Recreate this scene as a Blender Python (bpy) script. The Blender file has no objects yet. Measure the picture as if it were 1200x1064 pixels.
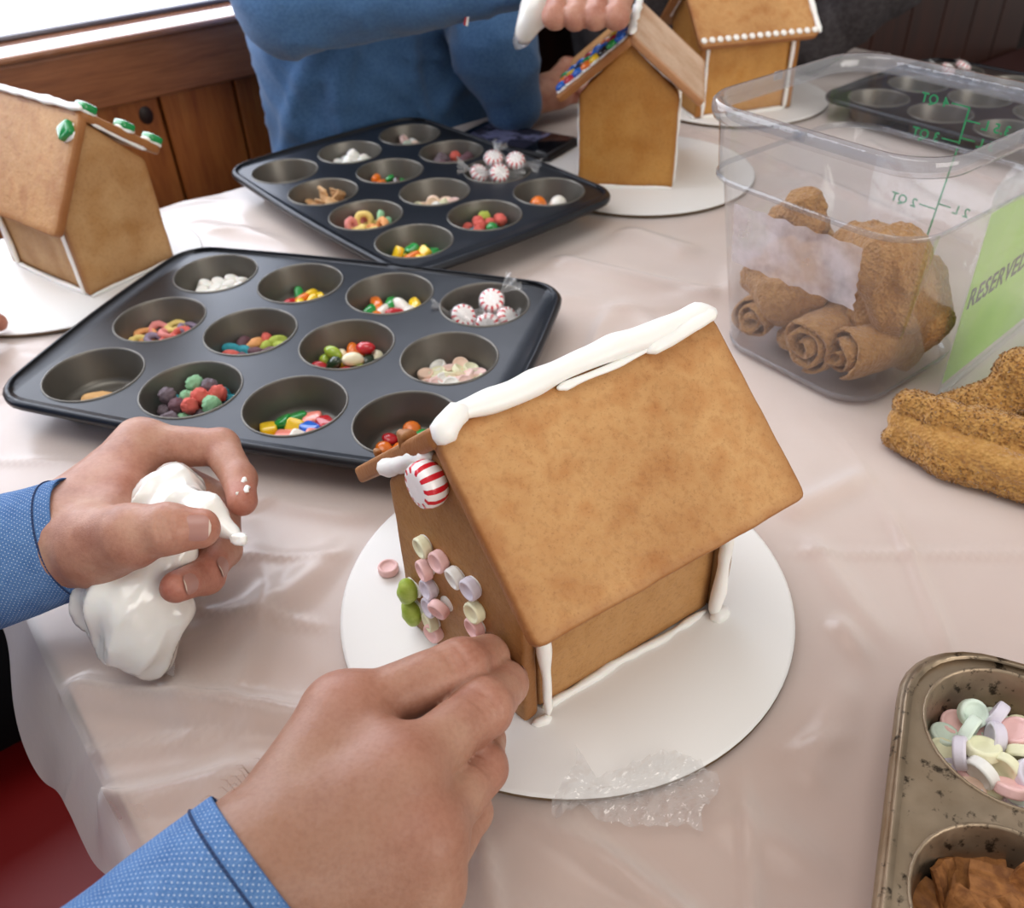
import bpy, bmesh, math, random
import numpy as np
from mathutils import Vector, Matrix
random.seed(7)
RNG = np.random.default_rng(11)
PI = math.pi
SC = bpy.context.scene
COL = SC.collection

# ------------------------------------------------------------------ camera
FPX, PITCH, ROLL, CAMH = 1026.6, 0.66772, -0.04798, 0.37589
_f = np.array([0, math.cos(PITCH), -math.sin(PITCH)])
_r0 = np.array([1.0, 0, 0]); _u0 = np.cross(_r0, _f)
_r = math.cos(ROLL)*_r0 + math.sin(ROLL)*_u0
_u = -math.sin(ROLL)*_r0 + math.cos(ROLL)*_u0
CAM = np.array([0, 0, CAMH])
cd = bpy.data.cameras.new('camera'); cam = bpy.data.objects.new('camera', cd); COL.objects.link(cam)
cd.sensor_fit = 'HORIZONTAL'; cd.sensor_width = 36; cd.lens = 36*FPX/1200
cd.clip_start = 0.01; cd.clip_end = 50
M = Matrix.Identity(4)
for i in range(3):
    M[i][0], M[i][1], M[i][2], M[i][3] = _r[i], _u[i], -_f[i], CAM[i]
cam.matrix_world = M
cd.dof.use_dof = True; cd.dof.focus_distance = 0.42; cd.dof.aperture_fstop = 13
SC.camera = cam

# ------------------------------------------------------------------ world, lights, exposure
wd = bpy.data.worlds.new('world'); SC.world = wd; wd.use_nodes = True
bg = wd.node_tree.nodes['Background']
bg.inputs[0].default_value = (1.0, 0.98, 0.965, 1); bg.inputs[1].default_value = 0.50
SC.view_settings.view_transform = 'Standard'; SC.view_settings.look = 'None'
SC.cycles.transparent_max_bounces = 24
SC.view_settings.exposure = -0.13; SC.view_settings.gamma = 1.0
SC.view_settings.use_curve_mapping = False
def area_light(name, loc, target, sx, sy, power, color):
    l = bpy.data.lights.new(name, 'AREA'); l.shape = 'RECTANGLE'; l.size = sx; l.size_y = sy
    l.energy = power; l.color = color
    o = bpy.data.objects.new(name, l); COL.objects.link(o); o.location = loc
    o.rotation_euler = (Vector(target)-Vector(loc)).to_track_quat('-Z', 'Y').to_euler()
    return o
area_light('room_window_light', (1.7, -1.5, 0.95), (0.1, 0.5, 0), 1.8, 1.4, 41, (1.0, 0.95, 0.88))
area_light('ceiling_lamp_light', (-0.3, 0.1, 2.2), (0.0, 0.5, 0), 1.6, 1.2, 20, (1.0, 0.97, 0.93))

# ------------------------------------------------------------------ picture to place
def ray(px, py):
    return _r*(px-600)/FPX + _u*(532-py)/FPX + _f
def A(px, py, z=0.0):
    d = ray(px, py); return CAM + d*((z-CAMH)/d[2])
def AD(px, py, depth):
    return CAM + ray(px, py)*depth
def on_plane(px, py, p0, n):
    d = ray(px, py); return CAM + d*(np.dot(np.asarray(p0)-CAM, n)/np.dot(d, n))

# ------------------------------------------------------------------ noise and fields
def _hash(ix, iy, iz, seed):
    h = (ix*374761393 + iy*668265263 + iz*2147483647 + seed*974711) & 0xffffffff
    h = ((h ^ (h >> 13))*1274126177) & 0xffffffff
    return ((h ^ (h >> 16)) & 0xffff)/65535.0
def vn(P, scale, seed=0):
    P = np.asarray(P)*scale
    i = np.floor(P).astype(np.int64); f = P-i; f = f*f*(3-2*f)
    r = 0
    for dx in (0, 1):
        for dy in (0, 1):
            for dz in (0, 1):
                w = (f[..., 0] if dx else 1-f[..., 0])*(f[..., 1] if dy else 1-f[..., 1])*(f[..., 2] if dz else 1-f[..., 2])
                r = r + w*_hash(i[..., 0]+dx, i[..., 1]+dy, i[..., 2]+dz, seed)
    return r*2-1
def cone_d(P, a, b, ra, rb):
    a = np.asarray(a, float); b = np.asarray(b, float); ab = b-a; L = max(ab@ab, 1e-12)
    h = np.clip(((P-a)@ab)/L, 0, 1)
    return np.sqrt((((P-a)-h[:, None]*ab)**2).sum(1)) - (ra+(rb-ra)*h)
def smin(a, b, k):
    h = np.clip(0.5+0.5*(b-a)/k, 0, 1)
    return b*(1-h)+a*h-k*h*(1-h)
def chain_d(P, pts, rad, k=0.003):
    d = None
    for i in range(len(pts)-1):
        c = cone_d(P, pts[i], pts[i+1], rad[i], rad[i+1])
        d = c if d is None else smin(d, c, k)
    return d
def surfnet(f, lo, hi, h, newton=3):
    lo = np.asarray(lo, float); n = np.maximum(((np.asarray(hi)-lo)/h).astype(int)+1, 3)
    S = 4
    nc = (n+S-1)//S+1
    cg = np.stack(np.meshgrid(*[lo[a]+np.arange(nc[a])*h*S+h*(S-1)/2 for a in range(3)], indexing='ij'), -1)
    cv = f(cg.reshape(-1, 3)).reshape(nc)
    up = cv
    for a in range(3): up = np.repeat(up, S, axis=a)
    up = up[:n[0], :n[1], :n[2]]
    G = np.where(up > 0, 1.0, -1.0)
    near = np.abs(up) < h*S*1.6
    idx = np.argwhere(near)
    G[near] = f(lo+idx*h)
    ins = G < 0
    cs = [(0,0,0),(1,0,0),(0,1,0),(1,1,0),(0,0,1),(1,0,1),(0,1,1),(1,1,1)]
    m = n-1
    def sl(A_, o): return A_[o[0]:o[0]+m[0], o[1]:o[1]+m[1], o[2]:o[2]+m[2]]
    cnt = sum(sl(ins, o).astype(np.int8) for o in cs)
    act = (cnt > 0) & (cnt < 8)
    ai = np.argwhere(act); vid = -np.ones(m, int); vid[act] = np.arange(len(ai))
    acc = np.zeros((len(ai), 3)); num = np.zeros(len(ai))
    gv = [sl(G, o)[act] for o in cs]
    for x in range(8):
        for y in range(x+1, 8):
            ox, oy = np.array(cs[x]), np.array(cs[y])
            if abs(ox-oy).sum() != 1: continue
            ga, gb = gv[x], gv[y]; mk = (ga < 0) != (gb < 0)
            t = np.where(mk, ga/np.where(mk, ga-gb, 1), 0)
            acc += mk[:, None]*(ox+(oy-ox)*t[:, None]); num += mk
    V = lo+(ai+acc/num[:, None])*h
    Q = []
    for ax in range(3):
        b, c = (ax+1) % 3, (ax+2) % 3
        s0 = [slice(1, m[a]) for a in range(3)]; s0[ax] = slice(0, m[ax])
        s1 = list(s0); s1[ax] = slice(1, m[ax]+1)
        i0 = ins[tuple(s0)]; i1 = ins[tuple(s1)]
        e = np.argwhere(i0 != i1)
        fl = i0[i0 != i1]
        off = np.array([1, 1, 1]); off[ax] = 0
        e = e+off
        eb = np.zeros(3, int); eb[b] = 1; ec = np.zeros(3, int); ec[c] = 1
        q = [vid[tuple((e-s).T)] for s in (eb*0, eb, eb+ec, ec)]
        q = np.stack(q, 1); q[~fl] = q[~fl][:, ::-1]
        Q.append(q)
    Q = np.concatenate(Q); Q = Q[(Q >= 0).all(1)]
    Q = Q[:, ::-1]
    e = h*0.4
    for _ in range(newton):
        d = f(V)
        g = np.stack([(f(V+np.eye(3)[a]*e)-f(V-np.eye(3)[a]*e))/(2*e) for a in range(3)], 1)
        gn = np.maximum((g*g).sum(1), 0.05)
        V = V-g*np.clip(d/gn, -h, h)[:, None]
    return V, Q

# ------------------------------------------------------------------ objects
def tag(o, label, cat, group=None, kind=None):
    o['label'] = label; o['category'] = cat
    if group: o['group'] = group
    if kind: o['kind'] = kind
    return o
def structure(o, label=None, cat=None):
    o['kind'] = 'structure'
    if label: o['label'] = label; o['category'] = cat
    return o
def empty(name, loc=(0, 0, 0), rz=0.0, label=None, cat=None, group=None):
    o = bpy.data.objects.new(name, None); COL.objects.link(o); o.empty_display_size = 0.02
    o.location = loc; o.rotation_euler = (0, 0, rz)
    if label: tag(o, label, cat, group)
    return o
def mesh(name, V, F, mats, smooth=True, mi=None, attr=None, uv=None):
    me = bpy.data.meshes.new(name)
    V = np.asarray(V, float)
    me.from_pydata(V.tolist(), [], [list(map(int, f)) for f in F])
    if not isinstance(mats, (list, tuple)): mats = [mats]
    for m in mats: me.materials.append(m)
    if smooth: me.polygons.foreach_set('use_smooth', [True]*len(me.polygons))
    if mi is not None: me.polygons.foreach_set('material_index', list(map(int, mi)))
    if attr:
        for k, vals in attr.items():
            a = me.attributes.new(k, 'FLOAT', 'POINT'); a.data.foreach_set('value', np.asarray(vals, np.float32))
    if uv is not None:
        l = me.uv_layers.new(name='UVMap')
        vi = np.empty(len(me.loops), int); me.loops.foreach_get('vertex_index', vi)
        l.data.foreach_set('uv', np.asarray(uv, np.float32)[vi].ravel())
    me.update()
    return me
def link(name, me, parent=None, loc=None, rot=None, scale=None):
    o = bpy.data.objects.new(name, me); COL.objects.link(o)
    if parent is not None: o.parent = parent
    if loc is not None: o.location = loc
    if rot is not None: o.rotation_euler = rot
    if scale is not None: o.scale = scale if hasattr(scale, '__len__') else (scale,)*3
    return o
def ob(name, V, F, mats, parent=None, world=False, **kw):
    V = np.asarray(V, float)
    if world and parent is not None: V = V-np.array(parent.location)
    return link(name, mesh(name, V, F, mats, **kw), parent)
def recentre(o):
    me = o.data; n = len(me.vertices); c = np.empty(n*3); me.vertices.foreach_get('co', c); c = c.reshape(-1, 3)
    m = np.array([(c[:, 0].min()+c[:, 0].max())/2, (c[:, 1].min()+c[:, 1].max())/2, c[:, 2].min()])
    me.vertices.foreach_set('co', (c-m).ravel()); me.update(); o.location = m+np.array(o.location)
    return o
def box(lo, hi):
    x0, y0, z0 = lo; x1, y1, z1 = hi
    V = [(x0,y0,z0),(x1,y0,z0),(x1,y1,z0),(x0,y1,z0),(x0,y0,z1),(x1,y0,z1),(x1,y1,z1),(x0,y1,z1)]
    F = [(0,3,2,1),(4,5,6,7),(0,1,5,4),(1,2,6,5),(2,3,7,6),(3,0,4,7)]
    return np.array(V, float), F
def bevelled_box(lo, hi, b, seg=2):
    bm = bmesh.new(); V, F = box(lo, hi)
    vs = [bm.verts.new(v) for v in V]
    for f in F: bm.faces.new([vs[i] for i in f])
    bmesh.ops.bevel(bm, geom=bm.edges[:]+bm.verts[:], offset=b, segments=seg, profile=0.5, affect='EDGES')
    bm.verts.index_update()
    V = np.array([v.co[:] for v in bm.verts]); F = [[v.index for v in f.verts] for f in bm.faces]
    bm.free(); return V, F
def lathe(prof, n=32, cap0=False, cap1=False):
    V = []; F = []
    for r, z in prof:
        for k in range(n):
            a = 2*PI*k/n; V.append((r*math.cos(a), r*math.sin(a), z))
    for i in range(len(prof)-1):
        for k in range(n):
            a, b = i*n+k, i*n+(k+1) % n
            F.append((a, b, b+n, a+n))
    if cap0: F.append(list(range(n))[::-1])
    if cap1: F.append([(len(prof)-1)*n+k for k in range(n)])
    return np.array(V), F
def frames(P):
    P = np.asarray(P, float); T = np.gradient(P, axis=0); T /= np.linalg.norm(T, axis=1)[:, None]+1e-12
    up = np.array([0, 0, 1.0]) if abs(T[0][2]) < 0.9 else np.array([1.0, 0, 0])
    Ns = []; n = up-T[0]*(up@T[0]); n /= np.linalg.norm(n)
    for t in T:
        n = n-t*(n@t); n /= np.linalg.norm(n); Ns.append(n.copy())
    Ns = np.array(Ns); return T, Ns, np.cross(T, Ns)
def resample(P, n):
    P = np.asarray(P, float); d = np.r_[0, np.cumsum(np.linalg.norm(np.diff(P, axis=0), axis=1))]
    t = np.linspace(0, d[-1], n)
    return np.stack([np.interp(t, d, P[:, k]) for k in range(P.shape[1])], 1)
def smooth_path(P, n, it=3):
    P = resample(P, n)
    for _ in range(it):
        Q = P.copy(); Q[1:-1] = (P[:-2]+2*P[1:-1]+P[2:])/4; P = Q
    return P
def tube(P, R, n=10, caps=True, noise=0.0, ns=200, seed=0, flat=1.0):
    P = np.asarray(P, float); R = np.broadcast_to(np.asarray(R, float), (len(P),))
    T, N, B = frames(P); V = []; F = []
    for i in range(len(P)):
        for k in range(n):
            a = 2*PI*k/n; V.append(P[i]+R[i]*(math.cos(a)*N[i]*flat+math.sin(a)*B[i]))
    for i in range(len(P)-1):
        for k in range(n):
            a, b = i*n+k, i*n+(k+1) % n; F.append((a, b, b+n, a+n))
    V = np.array(V)
    if noise:
        c = np.repeat(P, n, axis=0); d = V-c
        V = c+d*(1+noise*vn(V, ns, seed))[:, None]
    if caps:
        V = np.vstack([V, P[0]-T[0]*R[0]*0.6, P[-1]+T[-1]*R[-1]*0.6]); s = len(V)-2; e = (len(P)-1)*n
        for k in range(n):
            F.append((s, (k+1) % n, k)); F.append((s+1, e+k, e+(k+1) % n))
    return V, F
def join(parts):
    V = []; F = []; o = 0
    for v, f in parts:
        V.append(np.asarray(v, float)); F += [[i+o for i in q] for q in f]; o += len(v)
    return np.vstack(V), F
def xform(V, M_): return np.asarray(V)@np.asarray(M_)[:3, :3].T+np.asarray(M_)[:3, 3]
def basis(o, x, y, z):
    m = np.eye(4); m[:3, 0] = x; m[:3, 1] = y; m[:3, 2] = z; m[:3, 3] = o; return m
def nrm(v): v = np.asarray(v, float); return v/np.linalg.norm(v)

# ------------------------------------------------------------------ materials
def srgb(c):
    if isinstance(c, str): c = [int(c[i:i+2], 16)/255 for i in (0, 2, 4)]
    return tuple(x/12.92 if x <= 0.04045 else ((x+0.055)/1.055)**2.4 for x in c)+(1,)
MATS = {}
def mat(name, col, rough=0.5, metal=0.0, col2=None, nscale=40, nlo=0.35, nhi=0.65, bump=0.0, bscale=200, bdist=0.001,
        coat=0.0, sss=0.0, sssr=0.002, spec=0.5, trans=0.0, ior=1.45, emit=0.0, alpha=1.0, sheen=0.0, detail=3):
    if name in MATS: return MATS[name]
    m = bpy.data.materials.new(name); m.use_nodes = True; nt = m.node_tree; b = nt.nodes['Principled BSDF']
    I = b.inputs
    I['Base Color'].default_value = srgb(col); I['Roughness'].default_value = rough; I['Metallic'].default_value = metal
    I['Specular IOR Level'].default_value = spec; I['IOR'].default_value = ior
    I['Coat Weight'].default_value = coat; I['Coat Roughness'].default_value = 0.08
    I['Transmission Weight'].default_value = trans; I['Alpha'].default_value = alpha
    if sheen: I['Sheen Weight'].default_value = sheen
    if sss:
        I['Subsurface Weight'].default_value = sss; I['Subsurface Scale'].default_value = sssr
        I['Subsurface Radius'].default_value = (1.0, 0.5, 0.3)
    if emit:
        I['Emission Color'].default_value = srgb(col); I['Emission Strength'].default_value = emit
    tc = nt.nodes.new('ShaderNodeTexCoord')
    if col2 is not None:
        n = nt.nodes.new('ShaderNodeTexNoise'); n.inputs['Scale'].default_value = nscale; n.inputs['Detail'].default_value = detail
        nt.links.new(tc.outputs['Object'], n.inputs['Vector'])
        r = nt.nodes.new('ShaderNodeValToRGB'); e = r.color_ramp.elements
        e[0].position = nlo; e[0].color = srgb(col); e[1].position = nhi; e[1].color = srgb(col2)
        nt.links.new(n.outputs['Fac'], r.inputs['Fac']); nt.links.new(r.outputs['Color'], I['Base Color'])
    if bump:
        n = nt.nodes.new('ShaderNodeTexNoise'); n.inputs['Scale'].default_value = bscale; n.inputs['Detail'].default_value = 4
        nt.links.new(tc.outputs['Object'], n.inputs['Vector'])
        bp = nt.nodes.new('ShaderNodeBump'); bp.inputs['Strength'].default_value = bump; bp.inputs['Distance'].default_value = bdist
        nt.links.new(n.outputs['Fac'], bp.inputs['Height']); nt.links.new(bp.outputs['Normal'], I['Normal'])
    MATS[name] = m
    return m
class NT:
    def __init__(s, name):
        s.m = bpy.data.materials.new(name); s.m.use_nodes = True; s.t = s.m.node_tree; s.b = s.t.nodes['Principled BSDF']
        s.out = s.t.nodes['Material Output']; s.tc = s.n('ShaderNodeTexCoord'); MATS[name] = s.m
    def n(s, t, **kw):
        x = s.t.nodes.new(t)
        for k, v in kw.items():
            if k in x.inputs: x.inputs[k].default_value = v
            else: setattr(x, k, v)
        return x
    def l(s, a, b): s.t.links.new(a, b)
    def ramp(s, fac, stops):
        r = s.n('ShaderNodeValToRGB'); e = r.color_ramp.elements
        while len(e) < len(stops): e.new(0.5)
        for x, (p, c) in zip(e, stops): x.position = p; x.color = srgb(c) if not isinstance(c, tuple) or len(c) != 4 else c
        s.l(fac, r.inputs['Fac']); return r.outputs['Color']
    def mixc(s, fac, a, b, mode='MIX'):
        x = s.n('ShaderNodeMix', data_type='RGBA', blend_type=mode)
        for v, i in ((fac, 0), (a, 6), (b, 7)):
            if hasattr(v, 'is_linked'): s.l(v, x.inputs[i])
            else: x.inputs[i].default_value = v
        return x.outputs[2]
    def math(s, op, a, b=None):
        x = s.n('ShaderNodeMath', operation=op)
        for v, i in ((a, 0), (b, 1)):
            if v is None: continue
            if hasattr(v, 'is_linked'): s.l(v, x.inputs[i])
            else: x.inputs[i].default_value = v
        return x.outputs[0]
    def noise(s, scale, detail=3, vec=None, rough=0.5):
        x = s.n('ShaderNodeTexNoise', Scale=scale, Detail=detail, Roughness=rough)
        s.l(vec or s.tc.outputs['Object'], x.inputs['Vector']); return x.outputs['Fac']
    def bump(s, h, strength, dist):
        x = s.n('ShaderNodeBump', Strength=strength, Distance=dist); s.l(h, x.inputs['Height']); s.l(x.outputs['Normal'], s.b.inputs['Normal'])

def m_gingerbread(name, base, dark, pale, fs=55):
    t = NT(name); ed = t.n('ShaderNodeAttribute', attribute_name='edge')
    c = t.ramp(t.noise(fs, 4), [(0.3, base), (0.52, pale), (0.75, base)])
    sp = t.ramp(t.noise(900, 2), [(0.28, dark), (0.4, (1, 1, 1, 1))])
    big = t.ramp(t.noise(14, 2), [(0.35, (0.8, 0.74, 0.68, 1)), (0.6, (1, 1, 1, 1))])
    fine = t.ramp(t.noise(330, 3, rough=0.65), [(0.34, (0.72, 0.66, 0.6, 1)), (0.5, (1, 1, 1, 1)), (0.66, (1.0, 1.0, 1.0, 1))])
    c = t.mixc(1.0, c, big, 'MULTIPLY'); c = t.mixc(0.45, c, fine, 'MULTIPLY'); c = t.mixc(0.25, c, sp, 'MULTIPLY')
    c = t.mixc(t.math('MULTIPLY', ed.outputs['Fac'], 0.75), c, srgb(dark))
    t.l(c, t.b.inputs['Base Color']); t.b.inputs['Roughness'].default_value = 0.55
    t.b.inputs['Specular IOR Level'].default_value = 0.35
    h = t.math('ADD', t.math('MULTIPLY', t.noise(420, 3), 0.5), t.math('MULTIPLY', t.noise(110, 2), 0.8))
    t.bump(h, 0.55, 0.0014)
    return t.m
GB = m_gingerbread('gingerbread_amber', 'ba824c', '8c5226', 'c99a64')
GB_WALL = m_gingerbread('gingerbread_wall', 'aa7a45', '7c4c25', 'b58754', 40)
GB_ORANGE = m_gingerbread('gingerbread_orange', 'bb8038', '8a5320', 'c48f4a', 30)
GB_TAN = m_gingerbread('gingerbread_tan', 'b48550', '8a5527', 'c39a6a', 30)
GB_PALE = m_gingerbread('gingerbread_pale', 'cba689', 'a5672f', 'd9bda4', 30)
ICING = mat('icing', 'f4f1ec', 0.35, sss=0.15, sssr=0.004, bump=0.2, bscale=250)
BOARD = mat('board_white', 'edebe8', 0.42, spec=0.4)
KRAFT = mat('board_kraft', '6f5a42', 0.8)
def m_tin(name, base, rough):
    t = NT(name); t.b.inputs['Metallic'].default_value = 0.55
    c = t.ramp(t.noise(30, 2), [(0.3, base[0]), (0.7, base[1])])
    t.l(c, t.b.inputs['Base Color'])
    t.b.inputs['Roughness'].default_value = rough
    t.bump(t.noise(1500, 2), 0.05, 0.0004); return t.m
TIN = m_tin('tin_nonstick', ('292a2e', '313236'), 0.33)
TIN_CUP = m_tin('tin_cup', ('6a665f', '736f68'), 0.38)
def m_oldtin():
    t = NT('tin_old'); t.b.inputs['Metallic'].default_value = 0.75
    c = t.ramp(t.noise(26, 4), [(0.3, '7d6b58'), (0.5, 'a08e78'), (0.72, '8d7a63')])
    d = t.ramp(t.noise(140, 4, rough=0.65), [(0.33, '2b2019'), (0.42, 'ffffff')])
    c = t.mixc(0.85, c, d, 'MULTIPLY'); t.l(c, t.b.inputs['Base Color'])
    t.l(t.ramp(t.noise(80, 3), [(0.3, (0.3,)*3+(1,)), (0.7, (0.55,)*3+(1,))]), t.b.inputs['Roughness'])
    t.bump(t.noise(400, 3), 0.15, 0.0006); return t.m
TIN_OLD = m_oldtin()
def m_skin():
    t = NT('skin')
    c = t.ramp(t.noise(45, 4, rough=0.6), [(0.30, '966350'), (0.5, 'ad7d68'), (0.70, 'b99079')])
    red = t.n('ShaderNodeAttribute', attribute_name='red')
    c = t.mixc(t.math('MULTIPLY', red.outputs['Fac'], 0.72), c, srgb('b06050'))
    tan = t.n('ShaderNodeAttribute', attribute_name='tan')
    c = t.mixc(t.math('MULTIPLY', tan.outputs['Fac'], 0.8), c, srgb('86604a'))
    c = t.mixc(0.10, c, t.ramp(t.noise(500, 3), [(0.3, '8f5c48'), (0.6, 'd0a08a')]))
    t.l(c, t.b.inputs['Base Color']); I = t.b.inputs
    I['Roughness'].default_value = 0.46; I['Subsurface Weight'].default_value = 0.2; I['Subsurface Scale'].default_value = 0.004
    I['Subsurface Radius'].default_value = (1, 0.4, 0.25); I['Specular IOR Level'].default_value = 0.4
    h = t.math('ADD', t.noise(700, 4, rough=0.6), t.math('MULTIPLY', t.noise(160, 3), 0.8))
    t.bump(h, 0.28, 0.0008); return t.m
SKIN = m_skin()
NAIL = mat('nail', 'a87a6e', 0.34, coat=0.15)
NAIL_TIP = mat('nail_tip', 'cdb8a8', 0.4)
def m_denim():
    t = NT('denim_dots'); uv = t.tc.outputs['UV']
    mp = t.n('ShaderNodeMapping'); t.l(uv, mp.inputs['Vector'])
    sx = t.n('ShaderNodeSeparateXYZ'); t.l(mp.outputs['Vector'], sx.inputs[0])
    # staggered pin dots, 3.0 mm apart
    u = t.math('DIVIDE', sx.outputs[0], 0.0026); v = t.math('DIVIDE', sx.outputs[1], 0.0013)
    row = t.math('FLOOR', v); st = t.math('MULTIPLY', t.math('MODULO', row, 2.0), 0.5)
    fu = t.math('SUBTRACT', t.math('FRACT', t.math('ADD', u, st)), 0.5); fv = t.math('MULTIPLY', t.math('SUBTRACT', t.math('FRACT', v), 0.5), 0.5)
    d = t.math('SQRT', t.math('ADD', t.math('MULTIPLY', fu, fu), t.math('MULTIPLY', fv, fv)))
    dot = t.math('LESS_THAN', d, 0.10)
    c = t.ramp(t.noise(90, 4), [(0.3, '3c6294'), (0.7, '567cac')])
    c = t.mixc(0.35, c, t.ramp(t.noise(1600, 2), [(0.3, '2e5186'), (0.7, '7f9fca')]))
    c = t.mixc(t.math('MULTIPLY', dot, 0.62), c, srgb('dfe6f0')); t.l(c, t.b.inputs['Base Color'])
    t.b.inputs['Roughness'].default_value = 0.85; t.b.inputs['Specular IOR Level'].default_value = 0.15
    t.bump(t.math('ADD', t.noise(1800, 2), t.math('MULTIPLY', t.noise(60, 3), 2.0)), 0.3, 0.001); return t.m
DENIM = m_denim()
DENIM_DK = mat('denim_lining', '2f4c76', 0.9, spec=0.1)
STITCH = mat('stitch_navy', '26395f', 0.8)
def m_clear(name, tint, haze, hazecol, rough=0.06, ior=1.35, bumpn=0.0, bs=60, edge=1.0):
    t = NT(name); t.t.nodes.remove(t.b)
    tr = t.n('ShaderNodeBsdfTransparent'); tr.inputs[0].default_value = tint
    gl = t.n('ShaderNodeBsdfGlossy', Roughness=rough); gl.inputs[0].default_value = (1, 1, 1, 1)
    df = t.n('ShaderNodeBsdfDiffuse'); df.inputs[0].default_value = srgb(hazecol)
    m1 = t.n('ShaderNodeMixShader'); m1.inputs[0].default_value = haze; t.l(tr.outputs[0], m1.inputs[1]); t.l(df.outputs[0], m1.inputs[2])
    lw = t.n('ShaderNodeLayerWeight', Blend=0.5)
    fac = t.math('ADD', 0.03*(ior/1.35), t.math('MULTIPLY', t.math('POWER', lw.outputs['Facing'], 4.0), 0.55))
    m2 = t.n('ShaderNodeMixShader'); t.l(t.math('MULTIPLY', fac, edge), m2.inputs[0]); t.l(m1.outputs[0], m2.inputs[1]); t.l(gl.outputs[0], m2.inputs[2])
    if bumpn:
        bp = t.n('ShaderNodeBump', Strength=bumpn, Distance=0.002); t.l(t.noise(bs, 3), bp.inputs['Height'])
        t.l(bp.outputs[0], gl.inputs['Normal']); t.l(bp.outputs[0], lw.inputs['Normal'])
    t.l(m2.outputs[0], t.out.inputs['Surface']); return t.m
CLEAR = m_clear('polycarbonate', (0.90, 0.905, 0.92, 1), 0.05, 'b9b6ba', 0.08, 1.3, edge=1.5)
CLEAR_RIM = m_clear('polycarbonate_rim', (0.80, 0.81, 0.83, 1), 0.18, 'c9c8cc', 0.1, 1.5, 0.3, 90, 1.5)
ACRYLIC = m_clear('acrylic', (0.96, 0.97, 0.97, 1), 0.03, 'd0d5d5', 0.05, 1.4)
CELLO = m_clear('cellophane', (0.97, 0.97, 0.97, 1), 0.17, 'f4f4f4', 0.08, 1.5, 0.8, 140, 1.6)
def m_wood(name, a, b, c, vert=True, rough=0.4):
    t = NT(name); mp = t.n('ShaderNodeMapping'); t.l(t.tc.outputs['Object'], mp.inputs['Vector'])
    mp.inputs['Scale'].default_value = (14, 14, 1.2) if vert else (1.2, 14, 14)
    n = t.noise(3.5, 5, mp.outputs[0], 0.6)
    n2 = t.noise(22, 2, mp.outputs[0])
    col = t.ramp(n, [(0.3, a), (0.5, b), (0.7, c)])
    col = t.mixc(0.25, col, t.ramp(n2, [(0.35, a), (0.6, c)]))
    t.l(col, t.b.inputs['Base Color']); t.b.inputs['Roughness'].default_value = rough
    t.b.inputs['Specular IOR Level'].default_value = 0.4
    t.bump(n2, 0.08, 0.001); return t.m
WOOD = m_wood('pine_planks', '7d3d17', '9c5523', 'ae6830')
SILLWOOD = m_wood('pine_sill', '6a3a20', '8c5432', '9d6440', False, 0.32)
DARKWOOD = m_wood('dark_wood_and_shade', '23100a', '33170d', '3e1d10')  # dark wood; on the added bench its tone paints the wall's shade
# ================================================================== the setting
E_ = np.array([0.802, 0.597]); D1 = np.array([0.597, -0.802])      # along the wall / away from the wall
W0 = np.array([-0.565, 1.218]); WROT = math.atan2(0.597, 0.802)
FLOOR_Z = -0.74
def obox(name, lo, hi, m, parent, b=0.0):
    V, F = bevelled_box(lo, hi, b) if b else box(lo, hi)
    return ob(name, V, F, m, parent, smooth=False)
V, F = box((-3.2, -2.6, FLOOR_Z-0.05), (4.0, 4.2, FLOOR_Z))
structure(ob('floor', V, F, mat('floor_brown', '3a2c26', 0.5, col2='463630', nscale=6), smooth=False), 'dark brown floor under the table', 'floor')

V, F = box((-2.2, 0.02, FLOOR_Z), (3.2, 0.09, 0.05))
wall = ob('wall_back', V, F, mat('wall_backing', '1d0f08', 0.8), smooth=False)
wall.location = (W0[0], W0[1], 0); wall.rotation_euler = (0, 0, WROT)
structure(wall, 'knotty pine plank wall below the window', 'wall')
V, F = bevelled_box((0.0018, -0.004, FLOOR_Z), (0.1097, 0.019, 0.045), 0.003)
plank_me = mesh('plank', V, F, WOOD, smooth=False)
KNOT = mat('knot', '2a1208', 0.5)
for k in range(-14, 22):
    p = link('plank', plank_me, wall, ((k*0.1115)+0.0045, 0, 0))
    if k in (0, 2):
        kv, kf = lathe([(0.0001, 0.002), (0.006, 0.002), (0.010, 0.0)], 16)
        kv = xform(kv, basis((0.088 if k == 0 else 0.050, -0.0042, 0.008 if k == 0 else 0.004), (1, 0, 0), (0, 0, 1.25), (0, -1, 0)))
        kn = ob('knot', kv, kf, KNOT, p)
# upper wall either side of the window
for nm, x0, x1, z0, z1 in (('wall_left', -2.2, -1.75, 0.05, 1.7), ('wall_right', 1.0, 3.2, 0.05, 1.7), ('trim_3', -1.75, 1.0, 1.35, 1.7)):
    V, F = box((x0, 0.0, z0), (x1, 0.09, z1)); w = ob(nm, V, F, WOOD, smooth=False); w.location = wall.location; w.rotation_euler = wall.rotation_euler
    structure(w, {'wall_left': 'pine wall left of the window', 'wall_right': 'pine wall right of the window', 'trim_3': 'pine boards above the window'}[nm], 'wall')
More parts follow.
